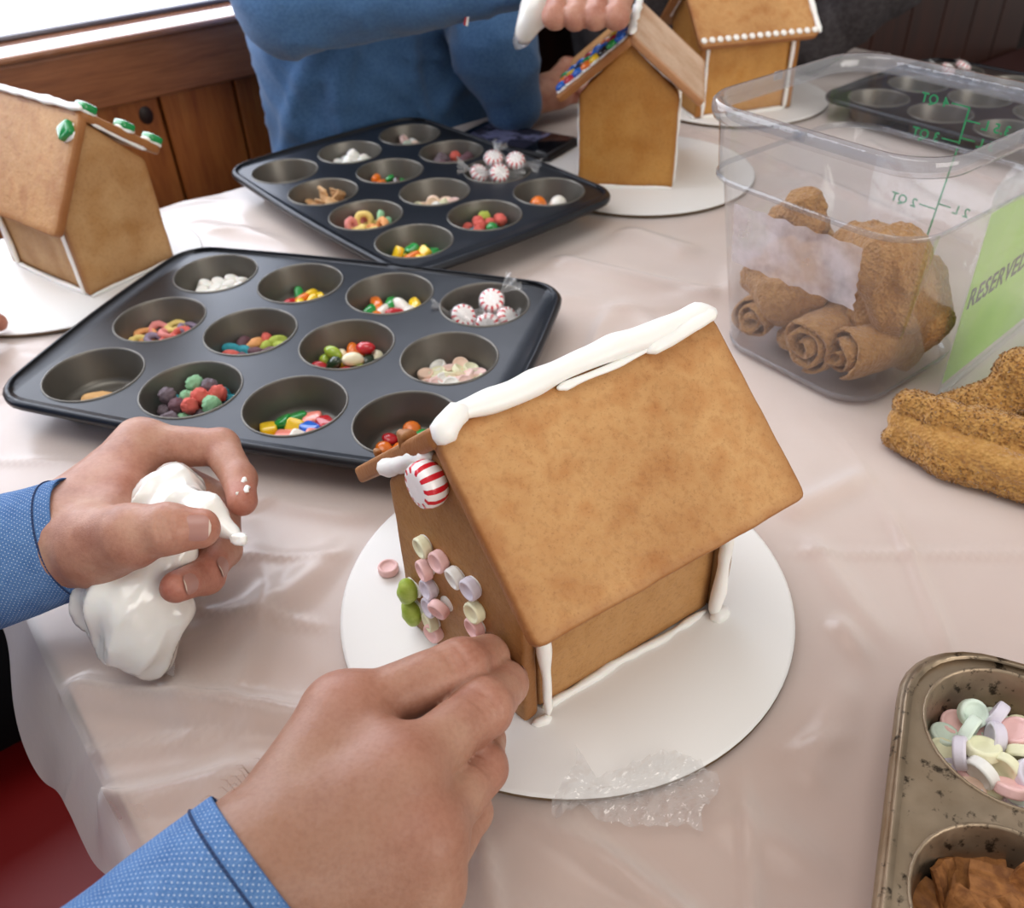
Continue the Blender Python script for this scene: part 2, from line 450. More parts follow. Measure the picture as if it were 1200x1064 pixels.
# sill: apron board and shiny stool on top
V, F = bevelled_box((-2.0, -0.032, 0.034), (1.25, 0.02, 0.108), 0.004)
t1 = ob('trim_1', V, F, SILLWOOD, smooth=False); t1.location = wall.location; t1.rotation_euler = wall.rotation_euler
structure(t1, 'wide brown wooden apron board under the window', 'trim')
V, F = bevelled_box((-2.0, -0.040, 0.109), (1.25, 0.085, 0.119), 0.004)
t2 = ob('trim_2', V, F, m_wood('sill_varnished', '7a4a32', '95603f', 'a87555', False, 0.14), smooth=False); t2.location = wall.location; t2.rotation_euler = wall.rotation_euler
MATS['sill_varnished'].node_tree.nodes['Principled BSDF'].inputs['Coat Weight'].default_value = 1.0
MATS['sill_varnished'].node_tree.nodes['Principled BSDF'].inputs['Coat IOR'].default_value = 1.7
structure(t2, 'glossy window sill catching the daylight', 'trim')
win = empty('window_1', (W0[0], W0[1], 0), WROT); structure(win, 'overexposed bright window above the sill', 'window')
FR = mat('window_frame', '6d6a70', 0.4, metal=0.3)
for nm, lo, hi in (('bottom_rail', (-1.75, 0.045, 0.1195), (1.0, 0.075, 0.1255)), ('top_rail', (-1.75, 0.045, 1.31), (1.0, 0.075, 1.35)),
                   ('stile', (-1.75, 0.045, 0.126), (-1.71, 0.075, 1.309)), ('stile', (0.96, 0.045, 0.126), (1.0, 0.075, 1.309)), ('mullion', (-0.1, 0.045, 0.126), (-0.06, 0.075, 1.309))):
    obox(nm, lo, hi, FR, win, 0.002)
DAY = mat('daylight_pane', 'eef4ff', 0.3, emit=5.0)
obox('pane', (-1.709, 0.056, 0.126), (-0.101, 0.062, 1.309), DAY, win)
obox('pane', (-0.059, 0.056, 0.126), (0.959, 0.062, 1.309), DAY, win)

# added dark bench, its colour standing in for shade on the plank wall
bn = empty('shade_bench', (W0[0], W0[1], FLOOR_Z), WROT, 'added dark bench standing in for the shaded plank wall behind the people', 'bench')
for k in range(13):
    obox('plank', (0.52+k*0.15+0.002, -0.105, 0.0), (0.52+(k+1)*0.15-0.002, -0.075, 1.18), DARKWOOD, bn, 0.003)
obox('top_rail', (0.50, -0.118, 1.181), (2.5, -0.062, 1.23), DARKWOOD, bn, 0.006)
obox('seat', (0.50, -0.42, 0.38), (2.5, -0.106, 0.43), mat('shade_bench_seat', '3a120f', 0.5), bn, 0.01)  # seat of the added shade bench
obox('plinth', (0.52, -0.38, 0.0), (2.48, -0.12, 0.379), DARKWOOD, bn)  # plinth of the added shade bench

# ------------------------------------------------------------------ table
p1 = np.array([-0.355, 0.938]); p2 = np.array([-0.205, 0.246])
ss = np.linalg.solve(np.stack([E_, -D1], 1), p2-p1); TC = p1+E_*ss[0]
TL, TW = 1.345, 1.75
def tw(u, v, z): return np.array([TC[0]+u*E_[0]+v*D1[0], TC[1]+u*E_[1]+v*D1[1], z])
TROT = math.atan2(E_[1], E_[0])
tb = empty('table', (TC[0], TC[1], FLOOR_Z), TROT, 'long table with a peach pink cloth top under the plastic', 'table')
H0 = -FLOOR_Z
obox('tabletop', (0, -TW, H0-0.032), (TL, 0, H0-0.004), mat('table_peach', 'd3b29e', 0.7, col2='cfab98', nscale=5), tb, 0.004)
for ux in (0.12, TL-0.12):
    for vy in (-0.1, -TW+0.1):
        V, F = lathe([(0.03, 0.0), (0.03, 0.01), (0.02, 0.02), (0.02, H0-0.05), (0.035, H0-0.033)], 16, True, True)
        ob('leg', V+np.array([ux, vy, 0]), F, mat('table_leg', '2a2a2c', 0.4, metal=0.8), tb)

KS = 1.0245
TIN1 = (-0.1598*KS, 0.5883*KS, -0.3241); TIN2 = (-0.0913*KS, 0.9011*KS, -0.9077)
_a3 = math.atan2(-0.43, 0.90)
_c1 = np.array([0.2115, 0.2165])*KS; _x3 = np.array([0.90, -0.43]); _y3 = np.array([0.43, 0.90]); PITCH_CUP = 0.0825*KS
_c3 = _c1+_x3*PITCH_CUP*1.0-_y3*PITCH_CUP*1.5      # long side runs along _y3
TIN3 = (_c3[0], _c3[1], math.atan2(_y3[1], _y3[0]))
TIN4 = (0.625, 1.075, -0.95)
BOARDS = {'main': (0.026, 0.343, 0.127), 'left': (-0.425, 0.800, 0.127), 'mid': (0.165, 0.985, 0.125), 'back': (0.33, 1.245, 0.125)}
rects = [TIN1+(0.19, 0.135), TIN2+(0.19, 0.135), TIN3+(0.178, 0.135), TIN4+(0.19, 0.135), (0.2634, 0.5968, 0.6189, 0.085, 0.085), (0.025, 1.125, -0.25, 0.09, 0.06), (0.39, 0.57, 0.705, 0.12, 0.03), (0.36, 0.47, -0.1, 0.11, 0.07)]
U = np.arange(-0.16, TL+0.02, 0.0038); Vv = np.arange(-0.02, TW+0.02, 0.0038)
uu, vv = np.meshgrid(U, Vv, indexing='ij')
flare = np.clip(-uu-0.004, 0, None); back = np.clip(-vv-0.004, 0, None)
dr_len = 0.026+0.030*np.exp(-((vv-0.57)/0.07)**2)+0.006*np.sin(vv*60)
# the strip beyond the edge is squeezed so that its hem wanders
s = np.clip(flare/0.156, 0, 1)*dr_len
ue = np.where(flare > 0, -0.004-s*0.52, uu)
zz = np.where(flare > 0, -0.75*s-s*s*4, 0.0)
X = TC[0]+ue*E_[0]+vv*D1[0]; Y = TC[1]+ue*E_[1]+vv*D1[1]
P3 = np.stack([X, Y, np.zeros_like(X)], -1)
wr = 0.0011*vn(P3*np.array([1, 1, 1]), 9, 3)+0.0007*vn(P3, 24, 5)
rid = np.abs(vn(P3@np.array([[0.8, 0.5, 0], [-0.15, 0.25, 0], [0, 0, 1.0]]), 11, 9)); wr += 0.0040*np.exp(-(rid/0.06)**2)
rid2 = np.abs(vn(P3@np.array([[0.3, 0.1, 0], [-0.4, 0.9, 0], [0, 0, 1.0]]), 16, 21)); wr += 0.0024*np.exp(-(rid2/0.06)**2)
def seg_ridge(pts, amp, w):
    global wr
    Q = [A(*p)[:2] for p in pts]; dmin = np.full(X.shape, 9.0)
    for a, b in zip(Q[:-1], Q[1:]):
        ab = b-a; t = np.clip(((X-a[0])*ab[0]+(Y-a[1])*ab[1])/(ab@ab), 0, 1)
        dmin = np.minimum(dmin, np.hypot(X-a[0]-t*ab[0], Y-a[1]-t*ab[1]))
    wr = wr+1.3*amp*np.exp(-(dmin/(1.0*w))**2)
for pts, amp, w in (([(95, 812), (300, 836), (480, 850)], .008, .008), ([(125, 948), (230, 922), (300, 910)], .007, .008), ([(125, 948), (160, 1040)], .005, .008),
                    ([(560, 915), (680, 985), (800, 1075)], .006, .006), ([(930, 595), (1010, 558)], .004, .008), ([(985, 735), (1045, 800)], .005, .006), ([(955, 640), (1040, 760)], .003, .008),
                    ([(640, 300), (760, 330), (830, 345)], .005, .012), ([(690, 258), (800, 292)], .005, .015), ([(60, 600), (150, 560), (330, 560)], .004, .012),
                    ([(300, 575), (430, 600)], .004, .010), ([(215, 760), (330, 700), (400, 650)], .004, .012), ([(230, 265), (330, 280), (420, 290)], .004, .012),
                    ([(950, 900), (1000, 820)], .003, .010), ([(860, 960), (1010, 1040)], .003, .010), ([(300, 840), (240, 980)], .003, .012)):
    seg_ridge(pts, amp, w)
mask = np.ones_like(X)
def sst(x, a, b): t = np.clip((x-a)/(b-a), 0, 1); return t*t*(3-2*t)
for cx, cy, r in BOARDS.values(): mask *= sst(np.hypot(X-cx, Y-cy), r+0.002, r+0.03)
for cx, cy, th, hx, hy in rects:
    dx = abs((X-cx)*math.cos(th)+(Y-cy)*math.sin(th))-hx; dy = abs(-(X-cx)*math.sin(th)+(Y-cy)*math.cos(th))-hy
    mask *= sst(np.maximum(dx, dy), 0.002, 0.03)
zz = zz+np.where(flare > 0, wr*1.2+s*0.25*vn(P3, 22, 31), wr*mask)-0.0012
zz = np.where((flare <= 0), np.maximum(zz, -0.0032), zz)
nu, nv = X.shape; idx = np.arange(nu*nv).reshape(nu, nv)
Fq = np.stack([idx[:-1, :-1], idx[1:, :-1], idx[1:, 1:], idx[:-1, 1:]], -1).reshape(-1, 4)[:, ::-1]
def m_sheet():
    t = NT('plastic_sheet'); I = t.b.inputs
    t.l(t.ramp(t.noise(7, 3), [(0.3, 'ddd0ca'), (0.7, 'e6ded9')]), I['Base Color']); I['Roughness'].default_value = 0.22; I['Specular IOR Level'].default_value = 0.5
    t.bump(t.noise(60, 4, rough=0.6), 0.12, 0.002)
    tr = t.n('ShaderNodeBsdfTransparent'); mx = t.n('ShaderNodeMixShader')
    lw = t.n('ShaderNodeLayerWeight', Blend=0.35)
    t.l(t.ramp(lw.outputs['Facing'], [(0.0, (0.34,)*3+(1,)), (0.62, (0.93,)*3+(1,))]), mx.inputs[0])
    t.l(tr.outputs[0], mx.inputs[1]); t.l(t.b.outputs[0], mx.inputs[2]); t.l(mx.outputs[0], t.out.inputs['Surface']); return t.m
sheet = ob('table_cover', np.stack([X, Y, zz], -1).reshape(-1, 3), Fq, m_sheet())
tag(sheet, 'wrinkled milky plastic table cover hanging over the near left edge', 'table cover')

# red vinyl bench of the person at the table end
rb = empty('red_bench', (-0.78, 0.32, FLOOR_Z), TROT, 'dark red vinyl bench at the left end of the table', 'bench')
REDV = mat('red_vinyl', '8a1616', 0.45, bump=0.1, bscale=120)
obox('seat', (-0.20, -0.62, 0.37), (0.43, 0.5, 0.445), REDV, rb, 0.025)
obox('backrest', (-0.30, -0.62, 0.461), (-0.205, 0.5, 0.95), REDV, rb, 0.02)
obox('plinth', (-0.18, -0.6, 0.0), (0.24, 0.48, 0.379), DARKWOOD, rb)
# ================================================================== muffin tins
def tin_plate(hx, hy, n=40, R=0.034, bulge=0.0):
    P = PITCH_CUP; V = []; F = []
    def add(p): V.append(p); return len(V)-1
    key = {}
    def addk(p):
        k = (round(p[0], 5), round(p[1], 5))
        if k not in key: key[k] = add((p[0], p[1], 0))
        return key[k]
    for i in range(3):
        for j in range(4):
            cx, cy = (j-1.5)*P, (i-1)*P; ci = []; sq = []
            for k in range(n):
                a = 2*PI*k/n; c, s_ = math.cos(a), math.sin(a); m = P/2/max(abs(c), abs(s_))
                ci.append(add((cx+0.0366*KS*c, cy+0.0366*KS*s_, 0))); sq.append(addk((cx+m*c, cy+m*s_)))
            for k in range(n):
                k2 = (k+1) % n; F.append((ci[k], sq[k], sq[k2], ci[k2]))
    # rectangle boundary, counter-clockwise, corner to corner
    x1, y1 = 2*P, 1.5*P
    def side(a, b):
        a = np.array(a); b = np.array(b); d = b-a; L = d@d; out = []
        for k, i in key.items():
            p = np.array(k); t = (p-a)@d/L
            if abs((p-a)[0]*d[1]-(p-a)[1]*d[0])/math.sqrt(L) < 1e-4 and -1e-6 <= t <= 1+1e-6: out.append((t, i))
        return [i for t, i in sorted(out)]
    cn = [(-x1, -y1), (x1, -y1), (x1, y1), (-x1, y1)]
    def outer(k, t):
        # polyline of outer side k with half arcs at both ends
        def rr(o):
            pts = []
            hx_, hy_ = hx-o, hy-o; R_ = R-o*0.5
            ax = [(-1, -1), (1, -1), (1, 1), (-1, 1)]
            a0 = [225, 315, 45, 135][k]
            cA = np.array(ax[k])*np.array([hx_-R_, hy_-R_]); cB = np.array(ax[(k+1) % 4])*np.array([hx_-R_, hy_-R_])
            for q in range(9): an = math.radians(a0+45*q/8); pts.append(cA+R_*np.array([math.cos(an), math.sin(an)]))
            for q in range(1, 12):
                f_ = q/12; pm = pts[8]*(1-f_)+(cB+R_*np.array([math.cos(math.radians(a0+45)), math.sin(math.radians(a0+45))]))*f_
                nd = np.array([math.cos(math.radians(a0+45)), math.sin(math.radians(a0+45))]); pts.append(pm+nd*bulge*math.sin(PI*f_))
            for q in range(9): an = math.radians(a0+45+45*q/8); pts.append(cB+R_*np.array([math.cos(an), math.sin(an)]))
            return np.array(pts)
        return rr
    prev = None; loops = [[] for _ in range(8)]
    rect = []
    for k in range(4):
        ids = side(cn[k], cn[(k+1) % 4]); m = len(ids)
        prof = [(0.019, 0.0), (0.0165, 0.0020), (0.006, 0.0024), (0.0015, 0.0012), (0.0, -0.001), (0.0003, -0.0045), (0.0025, -0.0052), (0.0035, -0.003)]
        for q, (o, z) in enumerate(prof):
            pl = resample(outer(k, 0)(min(o, 0.9*min(hx-x1, hy-y1)) if q == 0 else min(o, 0.8*min(hx-x1, hy-y1)) if q == 1 else o), m)
            for w in range(m-1): loops[q].append(add((pl[w][0], pl[w][1], z)))
        rect += ids[:-1]
    seq = [rect]+loops; N = len(rect)
    for i in key.values():                        # keep the flat inside the rounded outline
        x, y, z = V[i]; qx, qy = abs(x)-(hx-0.0025-R), abs(y)-(hy-0.0025-R); d = math.hypot(max(qx, 0), max(qy, 0))
        if qx > 0 and qy > 0 and d > R: V[i] = (math.copysign(hx-0.0025-R+qx*R/d, x), math.copysign(hy-0.0025-R+qy*R/d, y), z)
    for a, b in zip(seq[:-1], seq[1:]):
        for k in range(N): F.append((a[k], b[k], b[(k+1) % N], a[(k+1) % N]))
    return np.array(V), F
CUP_D = 0.0268
cup_prof = [(r_*KS, z) for r_, z in [(0.0366, 0.0), (0.0362, 0.0009), (0.0354, 0.0009), (0.0349, -0.0006), (0.0345, -0.003), (0.0300, -0.0215), (0.0290, -0.0247), (0.0270, -0.0263), (0.0245, -CUP_D), (0.012, -CUP_D), (0.0001, -CUP_D)]]
def make_tin(pose, label, hx=0.183*KS, hy=0.130*KS, m=None, mc=None, z=0.0274, R=0.034, bulge=0.004):
    t = empty('muffin_tin', (pose[0], pose[1], 0.0), pose[2], label, 'muffin tin')
    V, F = tin_plate(hx, hy, R=R, bulge=bulge); V[:, 2] += z
    ob('pan_top', V, F, m or TIN, t)
    V, F = lathe(cup_prof, 40); cm = mesh('cup', V, [f[::-1] for f in F], mc or TIN_CUP)
    for i in range(3):
        for j in range(4): link('cup', cm, t, ((j-1.5)*PITCH_CUP, (i-1)*PITCH_CUP, z))
    return t
tin1 = make_tin(TIN1, 'dark nonstick muffin tin of candies in front of the gingerbread house')
tin2 = make_tin(TIN2, 'dark nonstick muffin tin of candies in front of the blue sweater')
tin3 = make_tin(TIN3, 'old stained brownish metal muffin tin at the lower right', hx=1.5*PITCH_CUP+0.0450, hy=PITCH_CUP+0.0485, m=TIN_OLD, mc=TIN_OLD, R=0.04, bulge=0.0)
tin4 = make_tin(TIN4, 'dark muffin tin behind the clear plastic container')
def cup_pos(pose, i, j):
    c, s_ = math.cos(pose[2]), math.sin(pose[2]); x, y = (j-1.5)*PITCH_CUP, (i-1)*PITCH_CUP
    return np.array([pose[0]+c*x-s_*y, pose[1]+s_*x+c*y, 0.0])

# ------------------------------------------------------------------ candy shapes
def ellipsoid(a, b, c, n=14, m=9, pw=1.0):
    V = []; F = []
    def sp(x): return math.copysign(abs(x)**pw, x)
    for i in range(m+1):
        t = -PI/2+PI*i/m
        for k in range(n):
            p = 2*PI*k/n; V.append((a*sp(math.cos(t))*sp(math.cos(p)), b*sp(math.cos(t))*sp(math.sin(p)), c*sp(math.sin(t))))
    for i in range(m):
        for k in range(n):
            q = i*n+k; r_ = i*n+(k+1) % n; F.append((q, r_, r_+n, q+n))
    return np.array(V), F
def shape_bean():
    V, F = ellipsoid(0.0085, 0.0055, 0.005); V[:, 1] += 14*V[:, 0]**2; return V, F
def shape_capsule():
    return ellipsoid(0.0088, 0.0042, 0.0042, pw=0.75)
def shape_lentil(): return ellipsoid(0.0064, 0.0064, 0.0035)
def shape_disc():
    half = [(0.0001, 0.0010), (0.0032, 0.0011), (0.0043, 0.0015), (0.0049, 0.0023), (0.0052, 0.0024), (0.0058, 0.0024), (0.0062, 0.0021), (0.0065, 0.0015), (0.0065, 0.0013)]
    return lathe([(r_, -z) for r_, z in half]+[(r_, z) for r_, z in half[::-1]], 20)
def shape_chiclet(): return ellipsoid(0.0068, 0.0058, 0.0032, 20, 10, 0.45)
def shape_ring():
    V = []; F = []; n, m = 18, 9
    for i in range(n):
        a = 2*PI*i/n
        for k in range(m):
            b = 2*PI*k/m; r_ = 0.0062+0.0029*math.cos(b); V.append((r_*math.cos(a), r_*math.sin(a), 0.0029*math.sin(b)))
    for i in range(n):
        for k in range(m): F.append((i*m+k, ((i+1) % n)*m+k, ((i+1) % n)*m+(k+1) % m, i*m+(k+1) % m))
    V = np.array(V); return V+0.0007*np.stack([vn(V, 400, q) for q in (1, 2, 3)], 1), F
def shape_puff():
    V, F = ellipsoid(0.0066, 0.0066, 0.0064, 26, 18); d = V/np.linalg.norm(V, axis=1)[:, None]
    return V+d*(0.0009*vn(V, 420, 4)+0.0008*vn(V, 900, 5))[:, None], F
def shape_lump():
    V, F = ellipsoid(0.0078, 0.005, 0.0048, 26, 16); V[:, 1] += 22*V[:, 0]**2; d = V/np.linalg.norm(V, axis=1)[:, None]
    return V+d*(0.0008*vn(V, 300, 8))[:, None], F
def shape_marsh():
    return lathe([(0.0001, -0.006), (0.0046, -0.006), (0.0058, -0.0052), (0.0062, -0.003), (0.0062, 0.003), (0.0058, 0.0052), (0.0046, 0.006), (0.0001, 0.006)], 18)
def shape_gumdrop():
    return lathe([(0.0001, -0.007), (0.0062, -0.007), (0.0072, -0.0055), (0.0062, 0.001), (0.0046, 0.005), (0.0026, 0.0068), (0.0001, 0.0072)], 18)
def shape_square():
    N = 6; V = []; F = []; a = 0.0092; th = 0.0013
    for sgn in (1, -1):
        for i in range(N+1):
            for k in range(N+1):
                x, y = a*(2*i/N-1), a*(2*k/N-1); w = 1-0.06*(abs(2*i/N-1)*abs(2*k/N-1))**3
                V.append((x*w, y*w, sgn*th*(0.7 if i in (0, N) or k in (0, N) else 1)+16*(x*x-0.5*y*y)+0.0007*math.sin(x*900)))
    M1 = (N+1)*(N+1)
    for i in range(N):
        for k in range(N):
            p = i*(N+1)+k; F.append((p, p+N+1, p+N+2, p+1)); F.append((M1+p, M1+p+1, M1+p+N+2, M1+p+N+1))
    rim = [k for k in range(N+1)]+[i*(N+1)+N for i in range(1, N+1)]+[N*(N+1)+k for k in range(N-1, -1, -1)]+[i*(N+1) for i in range(N-1, 0, -1)]
    for q in range(len(rim)): p, r_ = rim[q], rim[(q+1) % len(rim)]; F.append((p, r_, M1+r_, M1+p))
    V = np.array(V); return V+0.0006*np.stack([vn(V, 260, q) for q in (1, 2, 3)], 1), F
def shape_mint():
    prof = [(0.0001, -0.0042), (0.0062, -0.0046), (0.0088, -0.0042), (0.0100, -0.002), (0.0102, 0.0), (0.0100, 0.002), (0.0088, 0.0042), (0.0062, 0.0046), (0.0001, 0.0042)]
    return lathe(prof, 32)
SH = {}
def cme(kind, m):
    k = (kind, m.name)
    if k not in SH:
        V, F = globals()['shape_'+kind](); SH[k] = mesh(kind, V, F, m, smooth=(kind != 'square'))
    return SH[k]
def m_mint():
    t = NT('peppermint'); sx = t.n('ShaderNodeSeparateXYZ'); t.l(t.tc.outputs['Object'], sx.inputs[0])
    an = t.math('ARCTAN2', sx.outputs[1], sx.outputs[0])
    r_ = t.math('SQRT', t.math('ADD', t.math('MULTIPLY', sx.outputs[0], sx.outputs[0]), t.math('MULTIPLY', sx.outputs[1], sx.outputs[1])))
    w = t.math('SINE', t.math('ADD', t.math('MULTIPLY', an, 11.0), t.math('MULTIPLY', r_, 160.0)))
    st = t.math('MULTIPLY', t.math('GREATER_THAN', w, 0.25), t.math('GREATER_THAN', r_, 0.0066))
    t.l(t.mixc(st, srgb('f6f0ee'), srgb('cf1f2c')), t.b.inputs['Base Color']); t.b.inputs['Roughness'].default_value = 0.22
    t.b.inputs['Coat Weight'].default_value = 0.3; return t.m
MINT = m_mint()
C = {}
for k, c in dict(red='c01f28', green='1f8f3c', dkgreen='24371f', yellow='efc51f', orange='ec7a1e', white='f0ebe0', blue='1d63c9', cream='f1e6c4', pink='f0b3b0', brown='3b211a', lime='9db53a', purple='5e2d50', coral='ee8a78', black='1c1718').items():
    C[k] = mat('candy_'+k, c, 0.18, coat=0.6, sss=0.08, sssr=0.003)
for k, c in dict(red='d06054', orange='e6a268', yellow='e3c878', green='86b48a', purple='8d7d90', teal='2f8f9c', grey='6d5f66', lime='a9b64c', plum='6a4a52', pink='df8c86').items():
    C['c'+k] = mat('cereal_'+k, c, 0.75, bump=0.6, bscale=500, bdist=0.001)
for k, c in dict(pink='f0cfc8', peach='f2d3bd', green='d8e6d8', yellow='ebe9c6', lavender='dad3de', white='eceae3', rose='f1c6c2').items():
    C['d'+k] = mat('tablet_'+k, c, 0.55, bump=0.08, bscale=800)
MARSH = mat('marshmallow', 'f1eee6', 0.7, sss=0.2, sssr=0.004)
CINN = mat('cinnamon_square', 'a06a38', 0.7, col2='74461f', nscale=260, bump=0.6, bscale=500)
TANC = mat('tan_cereal', 'c79a68', 0.7, col2='d9b48a', nscale=200, bump=0.5, bscale=500)
WAFER = mat('peanut_piece', 'c99a5e', 0.7, bump=0.5, bscale=300)

def settle(n, r, Rf=0.0285, floor=0.0012, seed=0, bias=(0, 0), slope=0.21, steps=260):
    g = np.random.default_rng(seed)
    a = g.uniform(0, 2*PI, n); q = Rf*0.75*np.sqrt(g.uniform(0, 1, n))
    P = np.stack([q*np.cos(a)+bias[0], q*np.sin(a)+bias[1], 0.01+g.uniform(0, 1, n)*0.02+np.arange(n)*r*0.35], 1)
    for s_ in range(steps):
        P[:, 2] -= 0.0006
        P[:, 0] += (bias[0]-P[:, 0])*0.004; P[:, 1] += (bias[1]-P[:, 1])*0.004
        for _ in range(3):
            d = P[:, None]-P[None]; L = np.sqrt((d**2).sum(-1))+1e-9; ov = np.clip(2*r-L, 0, None); np.fill_diagonal(ov, 0)
            P += (d/L[..., None]*ov[..., None]*0.45).sum(1)
            P[:, 2] = np.maximum(P[:, 2], floor+r)
            R = 0.0280+slope*(P[:, 2]-0.002)-r*0.98; h = np.hypot(P[:, 0], P[:, 1]); k = np.where(h > R, R/np.maximum(h, 1e-9), 1); P[:, 0] *= k; P[:, 1] *= k
    return P
def fill(pose, i, j, kind, cols, n, r, noun, where, group, cat='candy', name=None, seed=0, bias=(0.0, 0.004), flat=0.6, sc=1.0):
    if pose not in (TIN3, TIN4) and n > 5: n = int(n*(1.9 if pose == TIN2 else 1.45))
    c = cup_pos(pose, i, j); g = np.random.default_rng(seed+101)
    P = settle(n, r, seed=seed, bias=bias)
    for k in range(n):
        nm, m = cols[int(g.integers(len(cols)))] if n > len(cols)*3 else cols[k % len(cols)]
        o = link(name or noun.replace(' ', '_'), cme(kind, m), None, tuple(c+P[k]))
        low = P[k][2] < r*1.6
        tilt = g.normal(0, 0.25 if low else flat, 2)
        o.rotation_euler = (tilt[0], tilt[1], g.uniform(0, 2*PI)); o.scale = (sc*g.uniform(0.92, 1.08),)*3
        tag(o, f'{nm} {noun} {where}', cat, group)
W1 = 'of the near dark tin'
def cols(*a): return [(x, C[y]) for x, y in a]
def T1(i, j): return (TIN1, 2-i, j)      # rows counted from the far side
fill(*T1(0, 0), 'marsh', [('white', MARSH)], 9, 0.0060, 'mini marshmallow', 'in the far left cup '+W1, 'mini marshmallows in the near tin', seed=1)
fill(*T1(0, 1), 'capsule', cols(('yellow', 'yellow'), ('green', 'green'), ('orange', 'orange'), ('yellow', 'yellow'), ('red', 'red'), ('yellow', 'lime')), 8, 0.0054, 'chewy fruit capsule', 'in the cup beside the marshmallows', 'fruit capsules in the near tin', seed=2)
fill(*T1(0, 2), 'capsule', cols(('white', 'white'), ('green', 'green'), ('red', 'red'), ('orange', 'orange'), ('yellow', 'yellow'), ('white', 'white'), ('green', 'green')), 8, 0.0060, 'large chewy capsule', 'in the cup beside the wrapped peppermints', 'large capsules in the near tin', seed=3, sc=1.25)
fill(*T1(1, 0), 'ring', cols(('orange', 'corange'), ('yellow', 'cyellow'), ('red', 'cred'), ('purple', 'cpurple'), ('green', 'cgreen'), ('pink', 'cpink')), 11, 0.0062, 'cereal ring', 'in the left cup '+W1, 'cereal rings in the near tin', 'cereal', 'cereal_ring', seed=4, flat=1.0, sc=1.05)
fill(*T1(1, 1), 'lump', cols(('lime', 'clime'), ('plum', 'cplum'), ('orange', 'corange'), ('red', 'cred'), ('lime', 'clime'), ('teal', 'cteal'), ('plum', 'cplum')), 13, 0.0058, 'fruit shaped cereal puff', 'in the middle row '+W1, 'fruit puffs in the near tin', 'cereal', 'cereal_puff', seed=5)
fill(*T1(1, 2), 'bean', cols(('red', 'red'), ('orange', 'orange'), ('cream', 'cream'), ('lime', 'lime'), ('dark green', 'dkgreen'), ('red', 'red'), ('pink', 'pink'), ('yellow', 'yellow')), 15, 0.0060, 'jelly bean', 'in the jelly bean cup '+W1, 'jelly beans in the near tin', seed=6)
fill(*T1(1, 3), 'disc', cols(('pink', 'dpink'), ('peach', 'dpeach'), ('pale green', 'dgreen'), ('pale yellow', 'dyellow'), ('white', 'dwhite'), ('pink', 'dpink')), 16, 0.0046, 'chalky tablet candy', 'in the right middle cup '+W1, 'pastel tablets in the near tin', seed=7, flat=1.0)
fill(*T1(2, 1), 'puff', cols(('grey', 'cgrey'), ('teal', 'cteal'), ('green', 'cgreen'), ('red', 'cred'), ('purple', 'cplum'), ('teal', 'cteal')), 18, 0.0064, 'round cereal ball', 'in the front row cup '+W1, 'cereal balls in the near tin', 'cereal', 'cereal_ball', seed=8)
fill(*T1(2, 2), 'chiclet', cols(('red', 'red'), ('green', 'green'), ('yellow', 'yellow'), ('coral', 'coral'), ('blue', 'blue'), ('white', 'white'), ('yellow', 'yellow'), ('coral', 'coral')), 11, 0.0058, 'square coated gum', 'in the front row cup '+W1, 'coated gum in the near tin', seed=9, bias=(-0.004, -0.006))
fill(*T1(2, 3), 'lentil', cols(('blue', 'blue'), ('orange', 'orange'), ('red', 'red'), ('green', 'green'), ('orange', 'orange'), ('red', 'red')), 8, 0.0056, 'button chocolate', 'in the cup behind the iced roof edge', 'button chocolates in the near tin', seed=10, bias=(-0.002, 0.002))
# broken tan biscuit in the front left cup
c = cup_pos(*T1(2, 0))
V, F = ellipsoid(0.017, 0.011, 0.006, 24, 12, 0.8); V = V+V/np.linalg.norm(V, axis=1)[:, None]*(0.0022*vn(V, 220, 3))[:, None]
o = ob('peanut_candy_piece', V, F, WAFER); o.location = c+np.array([0.002, -0.009, 0.0072]); tag(o, 'tan crumbly piece of candy in the front left cup of the near tin', 'candy')

# wrapped peppermints
def wrapped_mint(p, rot, label, group):
    t = empty('wrapped_peppermint', p, 0, label, 'candy', group); t.rotation_euler = rot
    link('mint', cme('mint', MINT), t)
    V, F = ellipsoid(0.0114, 0.0114, 0.0062, 22, 10); d = V/np.linalg.norm(V, axis=1)[:, None]
    V = V+d*(0.0006*vn(V, 500, 3))[:, None]
    ob('wrapper', V, F, CELLO, t)
    for s_ in (-1, 1):
        W_ = []; Fw = []; n = 14
        for i in range(6):
            f_ = i/5; x = s_*(0.0105+f_*0.017); w = 0.0015+0.0115*f_**1.2
            for k in range(n):
                q = k/(n-1)*2-1; W_.append((x+0.0015*f_*math.sin(k*2.1), w*q, 0.0022*f_*math.sin(k*1.9+s_)+0.001*math.cos(k*3.1)))
        for i in range(5):
            for k in range(n-1): F_ = i*n+k; Fw.append((F_, F_+1, F_+n+1, F_+n))
        ob('twist_end', np.array(W_), Fw, CELLO, t, smooth=False)
    return t
c = cup_pos(*T1(0, 3))
for q, (dx, dy, dz, rt, lb) in enumerate([(-0.018, -0.004, 0.019, (0.7, 0.3, 0.1), 'leftmost wrapped peppermint in the far right cup of the near tin'), (0.006, 0.006, 0.027, (0.5, -0.4, 0.6), 'topmost wrapped peppermint in the far right cup of the near tin'),
                                       (0.002, -0.015, 0.0155, (1.25, 0.0, -0.1), 'lower wrapped peppermint standing on edge in the far right cup'), (0.018, -0.006, 0.016, (0.9, 0.3, 0.9), 'rightmost wrapped peppermint in the far right cup of the near tin')]):
    wrapped_mint(tuple(c+np.array([dx, dy, dz])), rt, lb, 'wrapped peppermints in the near tin')
